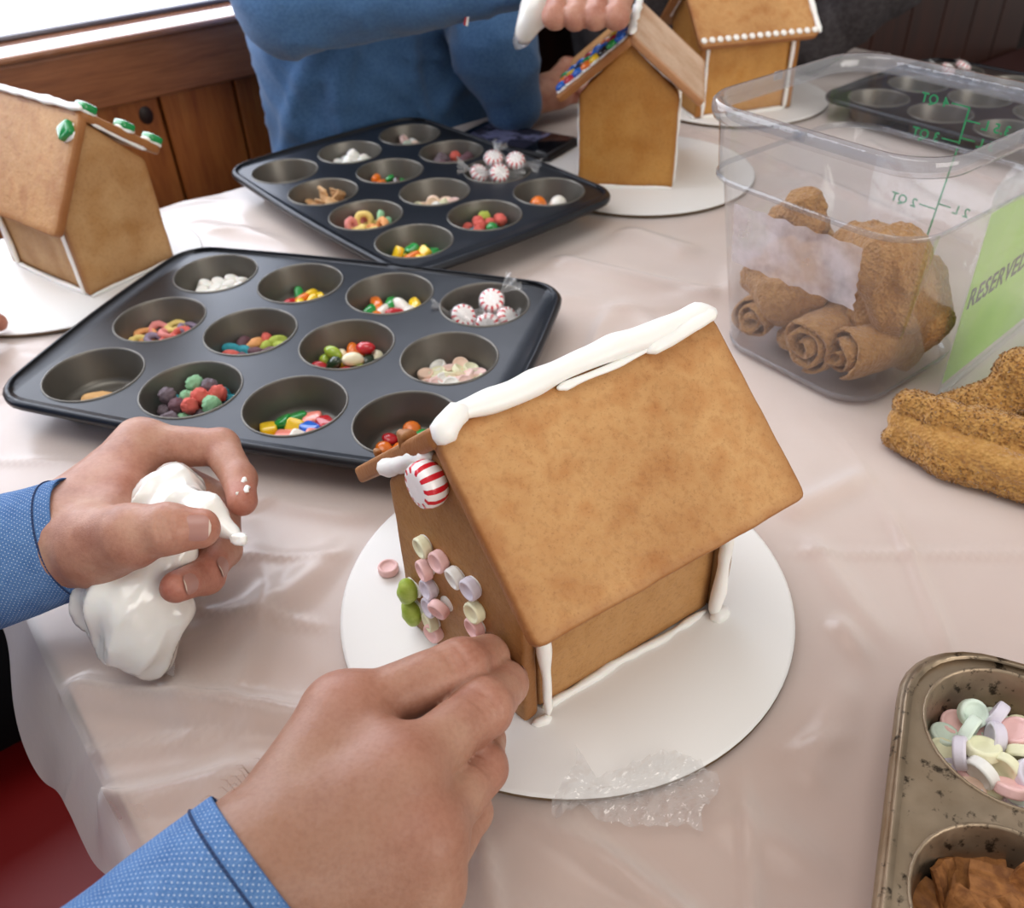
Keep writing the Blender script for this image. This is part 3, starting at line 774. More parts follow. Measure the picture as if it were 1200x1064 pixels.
# ------------------------------------------------------------------ far tin
W2 = 'of the far dark tin'
fill(TIN2, 0, 0, 'lentil', cols(('red', 'red'), ('green', 'green'), ('red', 'red')), 4, 0.0056, 'button chocolate', 'in the left corner cup '+W2, 'button chocolates left corner far tin', seed=21, bias=(0.008, 0.004))
fill(TIN2, 0, 1, 'square', [('tan', TANC)], 11, 0.0066, 'cereal square', 'in the left side cup '+W2, 'tan cereal squares in the far tin', 'cereal', 'cereal_square', seed=22, flat=1.0)
fill(TIN2, 0, 2, 'ring', cols(('orange', 'corange'), ('yellow', 'cyellow'), ('green', 'cgreen'), ('pink', 'cpink'), ('orange', 'corange')), 13, 0.0062, 'cereal ring', 'heaped in a cup '+W2, 'cereal rings in the far tin', 'cereal', 'cereal_ring', seed=23, flat=1.0, sc=1.1)
fill(TIN2, 0, 3, 'chiclet', cols(('yellow', 'yellow'), ('red', 'red'), ('green', 'green'), ('yellow', 'yellow'), ('green', 'green'), ('orange', 'orange')), 13, 0.0058, 'square coated gum', 'in the nearest corner cup '+W2, 'coated gum in the far tin', seed=24)
fill(TIN2, 1, 0, 'marsh', [('white', MARSH)], 10, 0.0066, 'mini marshmallow', 'in a cup close to the blue sweater', 'mini marshmallows in the far tin', seed=25, sc=1.1)
fill(TIN2, 1, 1, 'lentil', cols(('black', 'black'), ('yellow', 'yellow'), ('orange', 'orange'), ('black', 'black'), ('green', 'green'), ('brown', 'brown')), 12, 0.0058, 'button chocolate', 'in a middle cup '+W2, 'button chocolates middle far tin', seed=26)
fill(TIN2, 1, 2, 'disc', cols(('white', 'dwhite'), ('peach', 'dpeach'), ('pale yellow', 'dyellow'), ('pink', 'dpink')), 12, 0.0056, 'chalky tablet candy', 'in a middle cup '+W2, 'pastel tablets middle far tin', seed=27, flat=1.0, sc=1.15)
fill(TIN2, 1, 3, 'puff', cols(('red', 'cred'), ('teal', 'cteal'), ('green', 'green'), ('red', 'cred'), ('teal', 'cteal'), ('lime', 'clime')), 14, 0.0060, 'round cereal ball', 'in the near right cup '+W2, 'cereal balls near right far tin', 'cereal', 'cereal_ball', seed=28, sc=0.9)
fill(TIN2, 2, 0, 'disc', cols(('pink', 'dpink'), ('white', 'dwhite'), ('peach', 'dpeach'), ('pale green', 'dgreen')), 13, 0.0054, 'chalky tablet candy', 'in the farthest cup '+W2, 'pastel tablets farthest far tin', seed=29, flat=1.0, sc=1.1)
fill(TIN2, 2, 1, 'puff', cols(('coral', 'cred'), ('plum', 'cplum'), ('grey', 'cgrey'), ('green', 'cgreen'), ('plum', 'cplum')), 13, 0.0062, 'round cereal ball', 'in the cup beside the peppermints '+W2, 'cereal balls beside peppermints far tin', 'cereal', 'cereal_ball', seed=30)
c = cup_pos(TIN2, 2, 2)
for q, (dx, dy, dz, rt, lb) in enumerate([(-0.020, -0.008, 0.028, (0.6, 0.5, 0.3), 'leftmost wrapped peppermint heaped on the far dark tin'), (-0.004, 0.008, 0.038, (0.3, -0.3, 1.2), 'upper wrapped peppermint heaped on the far dark tin'), (0.020, 0.004, 0.036, (0.5, 0.2, -0.3), 'rightmost wrapped peppermint heaped on the far dark tin'),
                                       (0.002, -0.016, 0.030, (0.9, 0.1, 0.2), 'nearest wrapped peppermint heaped on the far dark tin'), (0.0, 0.0, 0.016, (0.2, 0.1, 0.8), 'wrapped peppermint at the bottom of the heap in the far tin')]):
    wrapped_mint(tuple(c+np.array([dx, dy, dz])), rt, lb, 'wrapped peppermints on the far tin')
c = cup_pos(TIN2, 2, 3)
for (dx, dy, cn_, lb) in ((-0.012, -0.004, 'orange', 'orange gumdrop in the right corner cup of the far tin'), (0.009, -0.005, 'white', 'white gumdrop in the right corner cup of the far tin')):
    o = link('gumdrop', cme('gumdrop', C[cn_]), None, tuple(c+np.array([dx, dy, 0.0130])), (0.2, 0.1, 0), 1.6); tag(o, lb, 'candy', 'gumdrops in the far tin')
for (dx, dy) in ((0.006, -0.018), (0.017, -0.012)):
    o = link('button_chocolate', cme('lentil', C['green']), None, tuple(c+np.array([dx, dy, 0.0052])), (0.1, 0, 0)); tag(o, 'green button chocolate beside the white gumdrop', 'candy', 'green chocolates by the gumdrop')
o = link('button_chocolate', cme('lentil', C['red']), None, tuple(c+np.array([-0.021, 0.004, 0.0062])), (0.1, 0.2, 0)); tag(o, 'red button chocolate beside the orange gumdrop', 'candy')
# ------------------------------------------------------------------ old tin at lower right: far left corner cup is (i=2, j=3)
fill(TIN3, 2, 3, 'disc', cols(('pink', 'drose'), ('peach', 'dpeach'), ('pale green', 'dgreen'), ('pale yellow', 'dyellow'), ('lavender', 'dlavender'), ('white', 'dwhite')), 40, 0.0053, 'chalky tablet candy', 'in the old brownish tin', 'pastel tablets in the old tin', seed=40, flat=1.2, sc=1.12, bias=(0.004, 0.0))
fill(TIN3, 2, 2, 'square', [('brown', CINN)], 20, 0.0070, 'cinnamon cereal square', 'in the old brownish tin', 'cinnamon squares in the old tin', 'cereal', 'cereal_square', seed=41, flat=0.8, sc=1.2, bias=(0.004, 0.0))
# ------------------------------------------------------------------ tin behind the container
for (i, j, cs, sd) in ((0, 1, 'red', 50), (1, 1, 'yellow', 51), (2, 1, 'red', 52), (0, 2, 'lime', 53), (1, 2, 'white', 54), (2, 2, 'orange', 55), (0, 3, 'red', 56), (1, 0, 'green', 57), (1, 3, 'yellow', 58)):
    fill(TIN4, i, j, 'bean', cols((cs, cs)), 7, 0.0060, 'jelly bean', 'in the tin behind the clear container', 'jelly beans behind the container', seed=sd)
c = cup_pos(TIN4, 2, 0)
for q, (dx, dy, dz, rt) in enumerate([(-0.01, 0.0, 0.03, (0.4, 0.3, 0.2)), (0.012, 0.004, 0.032, (0.5, 0.1, 1.2))]):
    wrapped_mint(tuple(c+np.array([dx, dy, dz])), rt, ['left', 'right'][q]+' wrapped peppermint in the tin behind the clear container', 'wrapped peppermints behind the container')
# ================================================================== gingerbread houses
def poly_round(poly, rad=0.003, step=0.005):
    poly = np.asarray(poly, float); n = len(poly); out = []
    for i in range(n):
        a, b, c_ = poly[i-1], poly[i], poly[(i+1) % n]
        u = nrm(a-b); v = nrm(c_-b); r_ = min(rad, 0.3*min(np.linalg.norm(a-b), np.linalg.norm(c_-b)))
        p, q = b+u*r_, b+v*r_
        for k in range(4):
            t = k/3; out.append((1-t)**2*p+2*t*(1-t)*b+t*t*q)
        e = poly[(i+1) % n]; r2 = min(rad, 0.3*np.linalg.norm(e-b)); end = e+nrm(b-e)*r2; L = np.linalg.norm(end-q); m = int(L/step)
        for k in range(1, m): out.append(q+(end-q)*k/m)
    return np.array(out)
def slab(poly, th, wob=0.0004, seed=0, rad=0.004):
    """rounded slab: poly in xy (counter-clockwise), from z=0 (outer face) down to z=-th; returns V, F, edge"""
    P = poly_round(poly, rad); n = len(P)
    T = np.roll(P, -1, 0)-np.roll(P, 1, 0); T /= np.linalg.norm(T, axis=1)[:, None]; N = np.stack([-T[:, 1], T[:, 0]], 1)
    w3 = np.c_[P, np.zeros(n)]; P = P+N*(wob*vn(w3, 90, seed))[:, None]
    ctr = P.mean(0)
    rings = [(-0.45, 0, 0.0), (-0.12, 0, 0.12), (0.0018, 0, 0.55), (0.0005, -0.0006, 0.9), (0, -0.0020, 1.0), (0, -th+0.0020, 1.0), (0.0005, -th+0.0006, 0.9), (0.0018, -th, 0.5), (-0.3, -th, 0)]
    V = []; ed = []
    for o, z, e in rings:
        for k in range(n):
            q = P[k]+N[k]*o if o >= 0 else P[k]+(ctr-P[k])*(-o)
            V.append((q[0], q[1], z)); ed.append(e)
    F = []
    for i in range(len(rings)-1):
        for k in range(n): a, b = i*n+k, i*n+(k+1) % n; F.append((a, a+n, b+n, b))
    V += [(ctr[0], ctr[1], 0), (ctr[0], ctr[1], -th)]; ed += [0, 0]; t, bt = len(V)-2, len(V)-1; l = (len(rings)-1)*n
    for k in range(n): F.append((t, k, (k+1) % n)); F.append((bt, l+(k+1) % n, l+k))
    return np.array(V), F, np.array(ed)
def panel(name, poly, th, M_, m, parent, seed=0, **kw):
    V, F, ed = slab(poly, th, seed=seed, **kw)
    return ob(name, xform(V, M_), F, m, parent, attr={'edge': ed})
def bead(parent, pts, r, name='icing_bead', n=None, noise=0.22, seed=0, flat=1.0, taper=True, ns=130):
    pts = np.asarray(pts, float); L = np.linalg.norm(np.diff(pts, axis=0), axis=1).sum(); n = n or max(6, int(L/0.003))
    P = smooth_path(pts, n, 2); t = np.linspace(0, 1, n)
    R = r*(1+0.25*vn(np.stack([t*L, t*0, t*0], 1), 60, seed))
    if taper: R = R*np.clip(np.minimum(t, 1-t)*10+0.45, 0, 1)
    V, F = tube(P, R, 10, noise=noise, ns=ns, seed=seed, flat=flat)
    return ob(name, V, F, ICING, parent)
def board(key, label):
    cx, cy, r = BOARDS[key]; th = 0.0035
    t = empty('cake_board', (cx, cy, 0.0002), 0, label, 'cake board', 'round white cake boards')
    V, F = lathe([(0.0001, th), (r-0.002, th), (r, th-0.0004), (r, th-0.0009)], 96); ob('paper_face', V, [f[::-1] for f in F], BOARD, t)
    pr = [(r-0.0001, th-0.0009), (r-0.0006, th*0.5), (r-0.0001, 0.0004), (r-0.001, 0.0), (0.0001, 0.0)]
    V, F = lathe(pr, 96); ob('corrugated_core', V, [f[::-1] for f in F], KRAFT, t)
board('main', 'round white cake board under the gingerbread house being decorated')
board('left', 'round white cake board under the house with green candies at left')
board('mid', 'round white cake board under the middle house with chocolate buttons')
board('back', 'round white cake board under the house edged with white dots')
Z0 = 0.0042

# ------------------------------------------------------------------ the house being decorated
H1 = empty('gingerbread_house', (-0.0238, 0.2949, Z0), 0.5625, 'large gingerbread house with a white iced ridge being decorated by hand', 'gingerbread house', 'gingerbread houses')
def loc1(p):                                     # world to house frame
    d = np.asarray(p)-np.array([-0.0238, 0.2949, Z0]); c_, s_ = math.cos(0.5625), math.sin(0.5625)
    return np.array([d[0]*c_+d[1]*s_, -d[0]*s_+d[1]*c_, d[2]])
L, W, TH = 0.1345, 0.0921, 0.0085
# front gable, skewed a little as in life
b2 = np.array([-math.sin(0.1608), math.cos(0.1608), 0]); br = np.array([0, -0.04605, 0]); fn = np.array([-b2[1], b2[0], 0])    # outward normal (-x)
Mf = basis(br, -b2, (0, 0, 1), fn)               # x runs to -b2 so that the face looks outward
RZ = 0.162-Z0
gab = [(-W, 0), (0, 0), (0, 0.094), (-W/2, 0.147), (-W, 0.1035)]
panel('front_wall', gab, TH, Mf, GB_WALL, H1, 1)
bw = basis((L, 0, 0), (0, 1, 0), (0, 0, 1), (1, 0, 0))
panel('back_wall', [(-W/2, 0), (W/2, 0), (W/2, 0.094), (0, 0.146), (-W/2, 0.094)], TH, bw, GB_WALL, H1, 2)
ms = basis((0, -W/2+0.0045, 0), (1, 0, 0), (0, 0, 1), (0, -1, 0))
panel('side_wall', [(0.010, 0), (L-TH-0.0005, 0), (L-TH-0.0005, 0.096), (0.010, 0.096)], TH, ms, GB_WALL, H1, 3)
ms2 = basis((0, W/2-0.0045, 0), (-1, 0, 0), (0, 0, 1), (0, 1, 0))
panel('side_wall', [(-(L-TH-0.0005), 0), (-0.0, 0), (-0.0, 0.096), (-(L-TH-0.0005), 0.096)], TH, ms2, GB_WALL, H1, 4)
a0, a1 = -0.0107, L+0.012
def roofM(p_ridge, p_eave):
    d = nrm(np.array(p_ridge)-np.array(p_eave)); x = np.array([1.0, 0, 0]); n_ = np.cross(x, d)
    if n_[2] < 0: x = -x; n_ = np.cross(x, d)
    return basis(p_eave, x, d, n_), np.linalg.norm(np.array(p_ridge)-np.array(p_eave)), x[0]
Mr, Lr, sx_ = roofM((0, -0.001, RZ), (0, -0.0743, 0.0967-Z0))
panel('roof_panel', [(a0, 0), (a1, 0), (a1, Lr), (a0, Lr)], 0.009, Mr, GB, H1, 5, wob=0.0003, rad=0.005)
Mr2, Lr2, sx2 = roofM((0, 0.001, RZ+0.001), (0, 0.0984, 0.0779-Z0))
panel('roof_panel', [(-a1+0.004, 0), (-a0+0.002, 0), (-a0+0.002, Lr2), (-a1+0.004, Lr2)], 0.009, Mr2, GB, H1, 6, wob=0.0006, rad=0.005)
# scraps of dough on the far roof edge
for (yy, sc_) in ((0.030, 1.0), (0.066, 0.55)):
    V, F = ellipsoid(0.004*sc_, 0.0055*sc_, 0.0045*sc_, 12, 8); V = V+0.0016*np.stack([vn(V, 300, q) for q in (3, 5, 7)], 1)
    zr = RZ+0.001-(yy)*(RZ+0.001-0.0737)/0.0984
    ob('dough_scrap', V+np.array([-0.009, yy, zr+0.003]), F, GB, H1, attr={'edge': np.full(len(V), 0.8)})
# icing: ridge, under the far roof, corners, base
bead(H1, [(-0.0095, -0.003, RZ+0.001), (0.0, 0.001, RZ+0.003), (0.03, 0.0, RZ+0.002), (0.07, 0.002, RZ+0.003), (0.11, 0.0, RZ+0.003), (0.139, 0.001, RZ+0.004), (0.146, -0.002, RZ+0.002)], 0.0062, seed=3, noise=0.2, ns=70, flat=0.75)
bead(H1, [(-0.0105, -0.006, RZ-0.002), (-0.004, -0.003, RZ+0.003), (0.006, 0.0, RZ+0.005)], 0.0055, seed=8)
bead(H1, [(0.10, -0.006, RZ-0.0005), (0.12, -0.005, RZ+0.002), (0.144, -0.004, RZ+0.004)], 0.0042, seed=5, flat=0.7)
bead(H1, [(0.05, -0.0055, RZ-0.001), (0.08, -0.006, RZ-0.001), (0.105, -0.0045, RZ)], 0.0026, seed=6, flat=0.6)
bead(H1, [(-0.0085, 0.008, RZ-0.019), (-0.0105, 0.03, RZ-0.036), (-0.0130, 0.052, RZ-0.053)], 0.0044, seed=9, noise=0.3)
bead(H1, [(0.0115, -0.0485, 0.002), (0.0105, -0.049, 0.03), (0.010, -0.0485, 0.055), (0.009, -0.047, 0.085)], 0.0030, seed=11)
bead(H1, [(L-0.011, -0.0475, 0.001), (L-0.0095, -0.0485, 0.02), (L-0.0095, -0.0485, 0.055), (L-0.010, -0.047, 0.09)], 0.0038, seed=12)
bead(H1, [(L-0.014, -0.050, 0.0005), (L-0.009, -0.0515, 0.001), (L-0.003, -0.049, 0.001)], 0.0042, seed=13)
bead(H1, [(0.012, -0.0425, 0.0004), (0.03, -0.0435, 0.0), (0.06, -0.0425, 0.0005), (0.09, -0.0445, 0.0), (0.122, -0.0435, 0.0005)], 0.0021, seed=14, noise=0.4)
bead(H1, [tuple(br+np.array([0.0025, -0.0018, 0.0003])), (0.012, -0.050, 0.0006)], 0.0028, seed=15)
# candies glued on the front gable
FWn = np.array([-math.cos(0.7233), -math.sin(0.7233), 0]); FWp = np.array([0.0008, 0.2567, Z0])
def on_front(px, py, off): return loc1(on_plane(px, py, FWp+FWn*off, FWn))
def glue(nm, kind, m, px, py, off, sc=1.0, tilt=(0, 0), spin=0, label=None, blob=True):
    p = on_front(px, py, off)
    q = Vector(fn).to_track_quat('Z', 'Y').to_matrix() @ Matrix.Rotation(tilt[0], 3, 'X') @ Matrix.Rotation(tilt[1], 3, 'Y') @ Matrix.Rotation(spin, 3, 'Z')
    o = link(nm, cme(kind, m), H1, tuple(p), q.to_euler(), sc)
    if label: o['label'] = label
    if blob:
        sb = sc if not hasattr(sc, '__len__') else sc[0]
        V, F = ellipsoid(0.0058*sb, 0.0058*sb, 0.0022, 14, 8); V = V+0.0009*np.stack([vn(V+p, 260, k) for k in (1, 2, 3)], 1)
        V = xform(V, basis(p-np.array(fn)*(off-0.0005), (0, 0, 1), np.cross(fn, (0, 0, 1)), fn)); ob('icing_dab', V, F, ICING, H1)
    return o
glue('peppermint_candy', 'mint', MINT, 500, 567, 0.0062, (1.08, 1.08, 1.25), (-0.06, -0.10), 0.3, 'red and white striped peppermint')
for q, (px, py, cn_, nm, tl) in enumerate([(495, 641, 'dyellow', 'pale yellow', (0.1, 0.2)), (514, 658, 'drose', 'pink', (0.0, 0.3)), (497, 668, 'drose', 'pink', (0.1, 0.1)), (533, 677, 'dwhite', 'white', (0.2, 0.2)), (502, 690, 'dlavender', 'lavender', (0, 0.2)),
                                       (551, 690, 'dlavender', 'lavender', (0.1, 0.3)), (504, 711, 'dlavender', 'lavender', (0, 0.2)), (514, 714, 'drose', 'pink', (0.3, 0.5)), (556, 717, 'dyellow', 'pale yellow', (0, 0.3)), (504, 728, 'dyellow', 'pale yellow', (0.1, 0.1)),
                                       (508, 741, 'drose', 'pink', (0, 0.4)), (556, 735, 'drose', 'pink', (0.1, 0.2))]):
    glue('tablet_candy', 'disc', C[cn_], px, py, 0.0034 if q != 7 else 0.0058, (0.88, 0.88, 1.05), (tl[0]-0.1, tl[1]-0.3), q, nm+' tablet candy')
GRN = mat('green_fruit_candy', '9ab53e', 0.4, col2='b2c65c', nscale=300, bump=0.3, bscale=400)
glue('green_fruit_candy', 'lump', GRN, 478, 694, 0.005, 1.15, (0.1, 0.1), 1.35, 'lime green fruit candy')
glue('green_fruit_candy', 'lump', GRN, 483, 719, 0.005, 1.1, (0.1, 0.1), 1.75, 'lime green fruit candy')
pk = link('tablet_candy', cme('disc', C['drose']), None, tuple(A(455, 666, Z0+0.0022)), (0, 0, 0.4), 0.95); tag(pk, 'loose pink tablet candy lying on the board left of the house', 'candy')
# crumbs of icing on the board
g = np.random.default_rng(5)

# ------------------------------------------------------------------ the other houses (same kit)
def kit_house(x, y, yaw, label, Hn=0.098, Hf=0.098, apex=0.148, eaveN=(0.0743, 0.093), eaveF=(0.0743, 0.093), ridge=0.158, L=0.134, W=0.1, mw=GB_TAN, mrn=GB, mrf=GB, seed=0, of=0.008, obk=0.012, er=(0.0022, 0.0022)):
    t = empty('gingerbread_house', (x, y, Z0), yaw, label, 'gingerbread house', 'gingerbread houses')
    mf = basis((0, 0, 0), (0, -1, 0), (0, 0, 1), (-1, 0, 0))
    panel('front_wall', [(-W/2, 0), (W/2, 0), (W/2, Hn), (0, apex), (-W/2, Hf)], TH, mf, mw, t, seed+1)
    mb = basis((L, 0, 0), (0, 1, 0), (0, 0, 1), (1, 0, 0))
    panel('back_wall', [(-W/2, 0), (W/2, 0), (W/2, Hf), (0, apex), (-W/2, Hn)], TH, mb, mw, t, seed+2)
    m1 = basis((0, -W/2+0.004, 0), (1, 0, 0), (0, 0, 1), (0, -1, 0))
    panel('side_wall', [(TH, 0), (L-TH, 0), (L-TH, Hn-0.002), (TH, Hn-0.002)], TH, m1, mw, t, seed+3)
    m2 = basis((0, W/2-0.004, 0), (-1, 0, 0), (0, 0, 1), (0, 1, 0))
    panel('side_wall', [(-(L-TH), 0), (-TH, 0), (-TH, Hf-0.002), (-(L-TH), Hf-0.002)], TH, m2, mw, t, seed+4)
    Mn, ln, _ = roofM((0, -0.001, ridge), (0, -eaveN[0], eaveN[1])); panel('roof_panel', [(-of, 0), (L+obk, 0), (L+obk, ln), (-of, ln)], 0.008, Mn, mrn, t, seed+5, rad=0.008)
    Mf_, lf, _ = roofM((0, 0.001, ridge-0.002), (0, eaveF[0], eaveF[1])); panel('roof_panel', [(-L-obk, 0), (of, 0), (of, lf), (-L-obk, lf)], 0.008, Mf_, mrf, t, seed+6, rad=0.008)
    bead(t, [(-of, 0.0, ridge+0.001), (L*0.5, 0.001, ridge+0.0015), (L+obk, 0, ridge+0.001)], 0.0042, seed=seed+7, flat=0.7)
    for s_ in (-1, 1):
        h = Hn if s_ < 0 else Hf
        bead(t, [(TH+0.001, s_*(W/2-0.001), 0.001), (TH+0.001, s_*(W/2), h-0.006)], 0.0026, seed=seed+8+s_)
        bead(t, [(L-TH-0.001, s_*(W/2-0.001), 0.001), (L-TH-0.001, s_*(W/2), h-0.006)], 0.0026, seed=seed+12+s_)
        bead(t, [(TH, s_*(W/2-0.0015), 0.001), (L/2, s_*(W/2), 0.0005), (L-TH, s_*(W/2-0.0015), 0.001)], 0.0026, seed=seed+15+s_)
        ev = eaveN if s_ < 0 else eaveF
        top = np.array([-0.002, s_*0.006, ridge-0.013]); eb = np.array([-0.002, s_*(W/2+0.002), ridge-0.009-(W/2+0.002)/ev[0]*(ridge-ev[1])-0.001])
        bead(t, [top, (top+eb)/2-np.array([0, 0, 0.001]), eb], er[0] if s_ < 0 else er[1], seed=seed+20+s_)
    bead(t, [(-0.002, -W/2, 0.001), (-0.001, 0, 0.0005), (-0.002, W/2, 0.001)], 0.0020, seed=seed+25)
    return t
def roof_candy(t, nm, kind, m, a, f_, eave, ridge, sgn, sc, label=None, off=0.003, spin=0.0, dab=True):
    p = np.array([a, sgn*eave[0]*f_, ridge-(ridge-eave[1])*f_]); n_ = nrm(np.array([0, sgn*(ridge-eave[1]), eave[0]])); p = p+n_*off
    o = link(nm, cme(kind, m), t, tuple(p), (Vector(n_).to_track_quat('Z', 'Y').to_matrix() @ Matrix.Rotation(spin, 3, 'Z')).to_euler(), sc)
    if label: o['label'] = label
    if dab:
        V, F = ellipsoid(0.0075*sc, 0.0075*sc, 0.0028, 14, 8); V = V+0.0012*np.stack([vn(V+p, 220, k) for k in (1, 2, 3)], 1)
        ob('icing_dab', xform(V, basis(p-n_*(off-0.0008), (1, 0, 0), np.cross(n_, (1, 0, 0)), n_)), F, ICING, t)
    return o
# left house, with green candies
eN, eF = (0.058, 0.066), (0.066, 0.104)
H2 = kit_house(-0.352, 0.772, 2.484, 'tan gingerbread house with green candies at the left edge', Hn=0.099, Hf=0.078, apex=0.146, eaveN=eF, eaveF=(0.060, 0.064), ridge=0.156, seed=30, mw=GB_TAN, W=0.094, of=0.004, er=(0.0022, 0.0009))
GRC = mat('green_square_candy', '128a45', 0.15, coat=0.7)
roof_candy(H2, 'green_candy', 'chiclet', GRC, 0.008, 0.17, (0.060, 0.064), 0.154, 1, 1.25, 'green square candy', spin=0.7)
for f_ in (0.10, 0.55, 0.90): roof_candy(H2, 'green_candy', 'chiclet', GRC, 0.004, f_, eF, 0.156, -1, 1.25, 'green square candy', off=0.004)
# middle house, with chocolate buttons on its left roof
E3 = (0.076, 0.096)
H3 = kit_house(0.1385, 0.936, 1.37, 'gingerbread house with a roof of chocolate buttons in the middle background', seed=60, mw=GB_ORANGE, mrn=GB_PALE, mrf=GB, eaveN=(0.078, 0.094), eaveF=E3, W=0.103, of=0.010)
cc = ['blue', 'red', 'blue', 'orange', 'yellow', 'black', 'green', 'blue']
g = np.random.default_rng(9)
for r_ in range(3):
    for k, cn_ in enumerate(cc):
        roof_candy(H3, 'chocolate_button', 'lentil', C[cc[(k+r_*3) % 8]], 0.004+0.018*r_, 0.90-0.112*k, E3, 0.156, 1, 1.12, cc[(k+r_*3) % 8]+' chocolate button', off=0.004)
# back house, edged with white dots
E4 = (0.074, 0.093)
H4 = kit_house(0.248, 1.203, 0.2, 'gingerbread house with white dots along its eave at the back', seed=90, mw=GB_ORANGE, mrn=GB, mrf=GB, eaveN=E4, eaveF=E4, of=0.012)
WD = mat('white_dot_candy', 'f3efe8', 0.5)
for k in range(15): roof_candy(H4, 'white_dot', 'lentil', WD, -0.006+k*0.0104, 0.93, E4, 0.158, -1, 0.62, off=0.002, dab=False)
bead(H4, [(0.146, -0.072, 0.096), (0.146, -0.036, 0.128), (0.146, 0.0, 0.159)], 0.003, seed=95)
# ================================================================== clear container
BX, BY, BYAW = 0.2634, 0.5968, 0.6189
bxx = np.array([math.cos(BYAW), math.sin(BYAW), 0]); bxy = np.array([-math.sin(BYAW), math.cos(BYAW), 0])
def bw_(x, y, z): return np.array([BX, BY, 0])+bxx*x+bxy*y+np.array([0, 0, z])
tub = empty('storage_container', (BX, BY, 0.0006), BYAW, 'square clear plastic food container holding rolled tan towels', 'container')
def rsq(S, R, z, n=10):
    out = []
    for k in range(4):
        c0 = np.array([[1, 1], [-1, 1], [-1, -1], [1, -1]][k])*(S/2-R)
        for q in range(n+1):
            a = (k+q/n)*PI/2; out.append((c0[0]+R*math.cos(a), c0[1]+R*math.sin(a), z))
    return out
def loft(loops, closed0=False, closed1=False, flip=False):
    n = len(loops[0]); V = [p for l in loops for p in l]; F = []
    for i in range(len(loops)-1):
        for k in range(n): a, b = i*n+k, i*n+(k+1) % n; F.append((a, b, b+n, a+n))
    if closed0: F.append(list(range(n))[::-1])
    if closed1: F.append([(len(loops)-1)*n+k for k in range(n)])
    if flip: F = [f[::-1] for f in F]
    return np.array(V), F
zr, zg = 0.190, 0.138
outer = [rsq(0.100, 0.020, 0.0015), rsq(0.128, 0.026, 0.0), rsq(0.135, 0.030, 0.003), rsq(0.137, 0.031, 0.008), rsq(0.166, 0.033, zg-0.001), rsq(0.1717, 0.033, zg+0.001), rsq(0.1720, 0.034, zg+0.004), rsq(0.1765, 0.034, zr-0.012)]
inner = [rsq(0.172, 0.032, zr-0.010), rsq(0.1675, 0.032, zg+0.005), rsq(0.162, 0.031, zg-0.001), rsq(0.132, 0.028, 0.010), rsq(0.120, 0.024, 0.005), rsq(0.100, 0.020, 0.0045)]
V, F = loft(outer, True); ob('tub_wall', V, F, CLEAR, tub)
rimp = [(0.1765, zr-0.012), (0.1835, zr-0.0105), (0.1858, zr-0.006), (0.1852, zr-0.001), (0.1820, zr+0.001), (0.1760, zr+0.0005), (0.1725, zr-0.003), (0.172, zr-0.010)]
V, F = loft([rsq(s_, 0.035, z) for s_, z in rimp]); ob('rim', V, F, CLEAR_RIM, tub)
V, F = loft([rsq(s_, 0.034, z) for s_, z in ((0.1715, zg-0.0015), (0.1738, zg), (0.1738, zg+0.0018), (0.1715, zg+0.003))]); ob('stacking_ledge', V, F, CLEAR_RIM, tub)
V, F = loft([rsq(s_, r_, z) for s_, r_, z in ((0.1255, 0.0265, -0.0001), (0.1335, 0.030, 0.0008), (0.1372, 0.0315, 0.0045), (0.1378, 0.0315, 0.0068), (0.1360, 0.0310, 0.0070))]); ob('base_edge', V, F, CLEAR_RIM, tub)
for k in range(4):
    a = k*PI/2; V, F = bevelled_box((-0.004, -0.0012, -0.005), (0.004, 0.0012, 0.0015), 0.0008)
    R_ = np.array([[math.cos(a), -math.sin(a), 0], [math.sin(a), math.cos(a), 0], [0, 0, 1]])
    ob('lid_notch', (V+np.array([0.0, 0.0935, zr-0.001]))@R_.T, F, CLEAR_RIM, tub)
# green volume scale on the far side, read from outside, so mirrored from here
GREEN = mat('scale_green', '0c9a58', 0.5)
def text_mesh(s, size, th=0.0002):
    cu = bpy.data.curves.new('txt', 'FONT'); cu.body = s; cu.size = size; cu.extrude = th; cu.align_x = 'LEFT'; cu.resolution_u = 3; cu.offset = size*0.018; cu.space_character = 1.1
    o = bpy.data.objects.new('txt', cu); COL.objects.link(o); dg = bpy.context.evaluated_depsgraph_get()
    me = o.evaluated_get(dg).to_mesh(); V = np.array([v.co[:] for v in me.vertices]); F = [list(p.vertices) for p in me.polygons]
    o.evaluated_get(dg).to_mesh_clear(); bpy.data.objects.remove(o); bpy.data.curves.remove(cu); return V, F
def face_x(z): return 0.0690+(z-0.008)*(0.083-0.0685)/(zg-0.009) if z < zg else 0.0863+(z-zg)*(0.0022/0.048)
def put_scale(V, y, z):                        # mirrored in y because it is printed on the outside of the +x side
    out = V.copy(); P = np.zeros_like(V)
    P[:, 1] = y+V[:, 0]; P[:, 2] = z+V[:, 1]
    P[:, 0] = np.array([face_x(q) for q in P[:, 2]])+0.0006+V[:, 2]
    return P
def sbar(y0, y1, z0, z1):
    V, F = box((min(y0, y1), min(z0, z1), -0.0001), (max(y0, y1), max(z0, z1), 0.0001)); return put_scale(V, 0, 0), F
parts = []
for (za, zb) in ((0.050, 0.139), (0.142, 0.168)): parts.append(sbar(-0.0107, -0.0093, za, zb))
for z, s_, yt in ((0.168, '4 QT', 0.008), (0.139+0.004, '3 QT', 0.008), (0.094, '2 QT', 0.008)):
    parts.append(sbar(-0.0100, 0.004, z-0.0005, z+0.0005)); v, f_ = text_mesh(s_, 0.0095); parts.append((put_scale(v, 0.006, z-0.0035), f_))
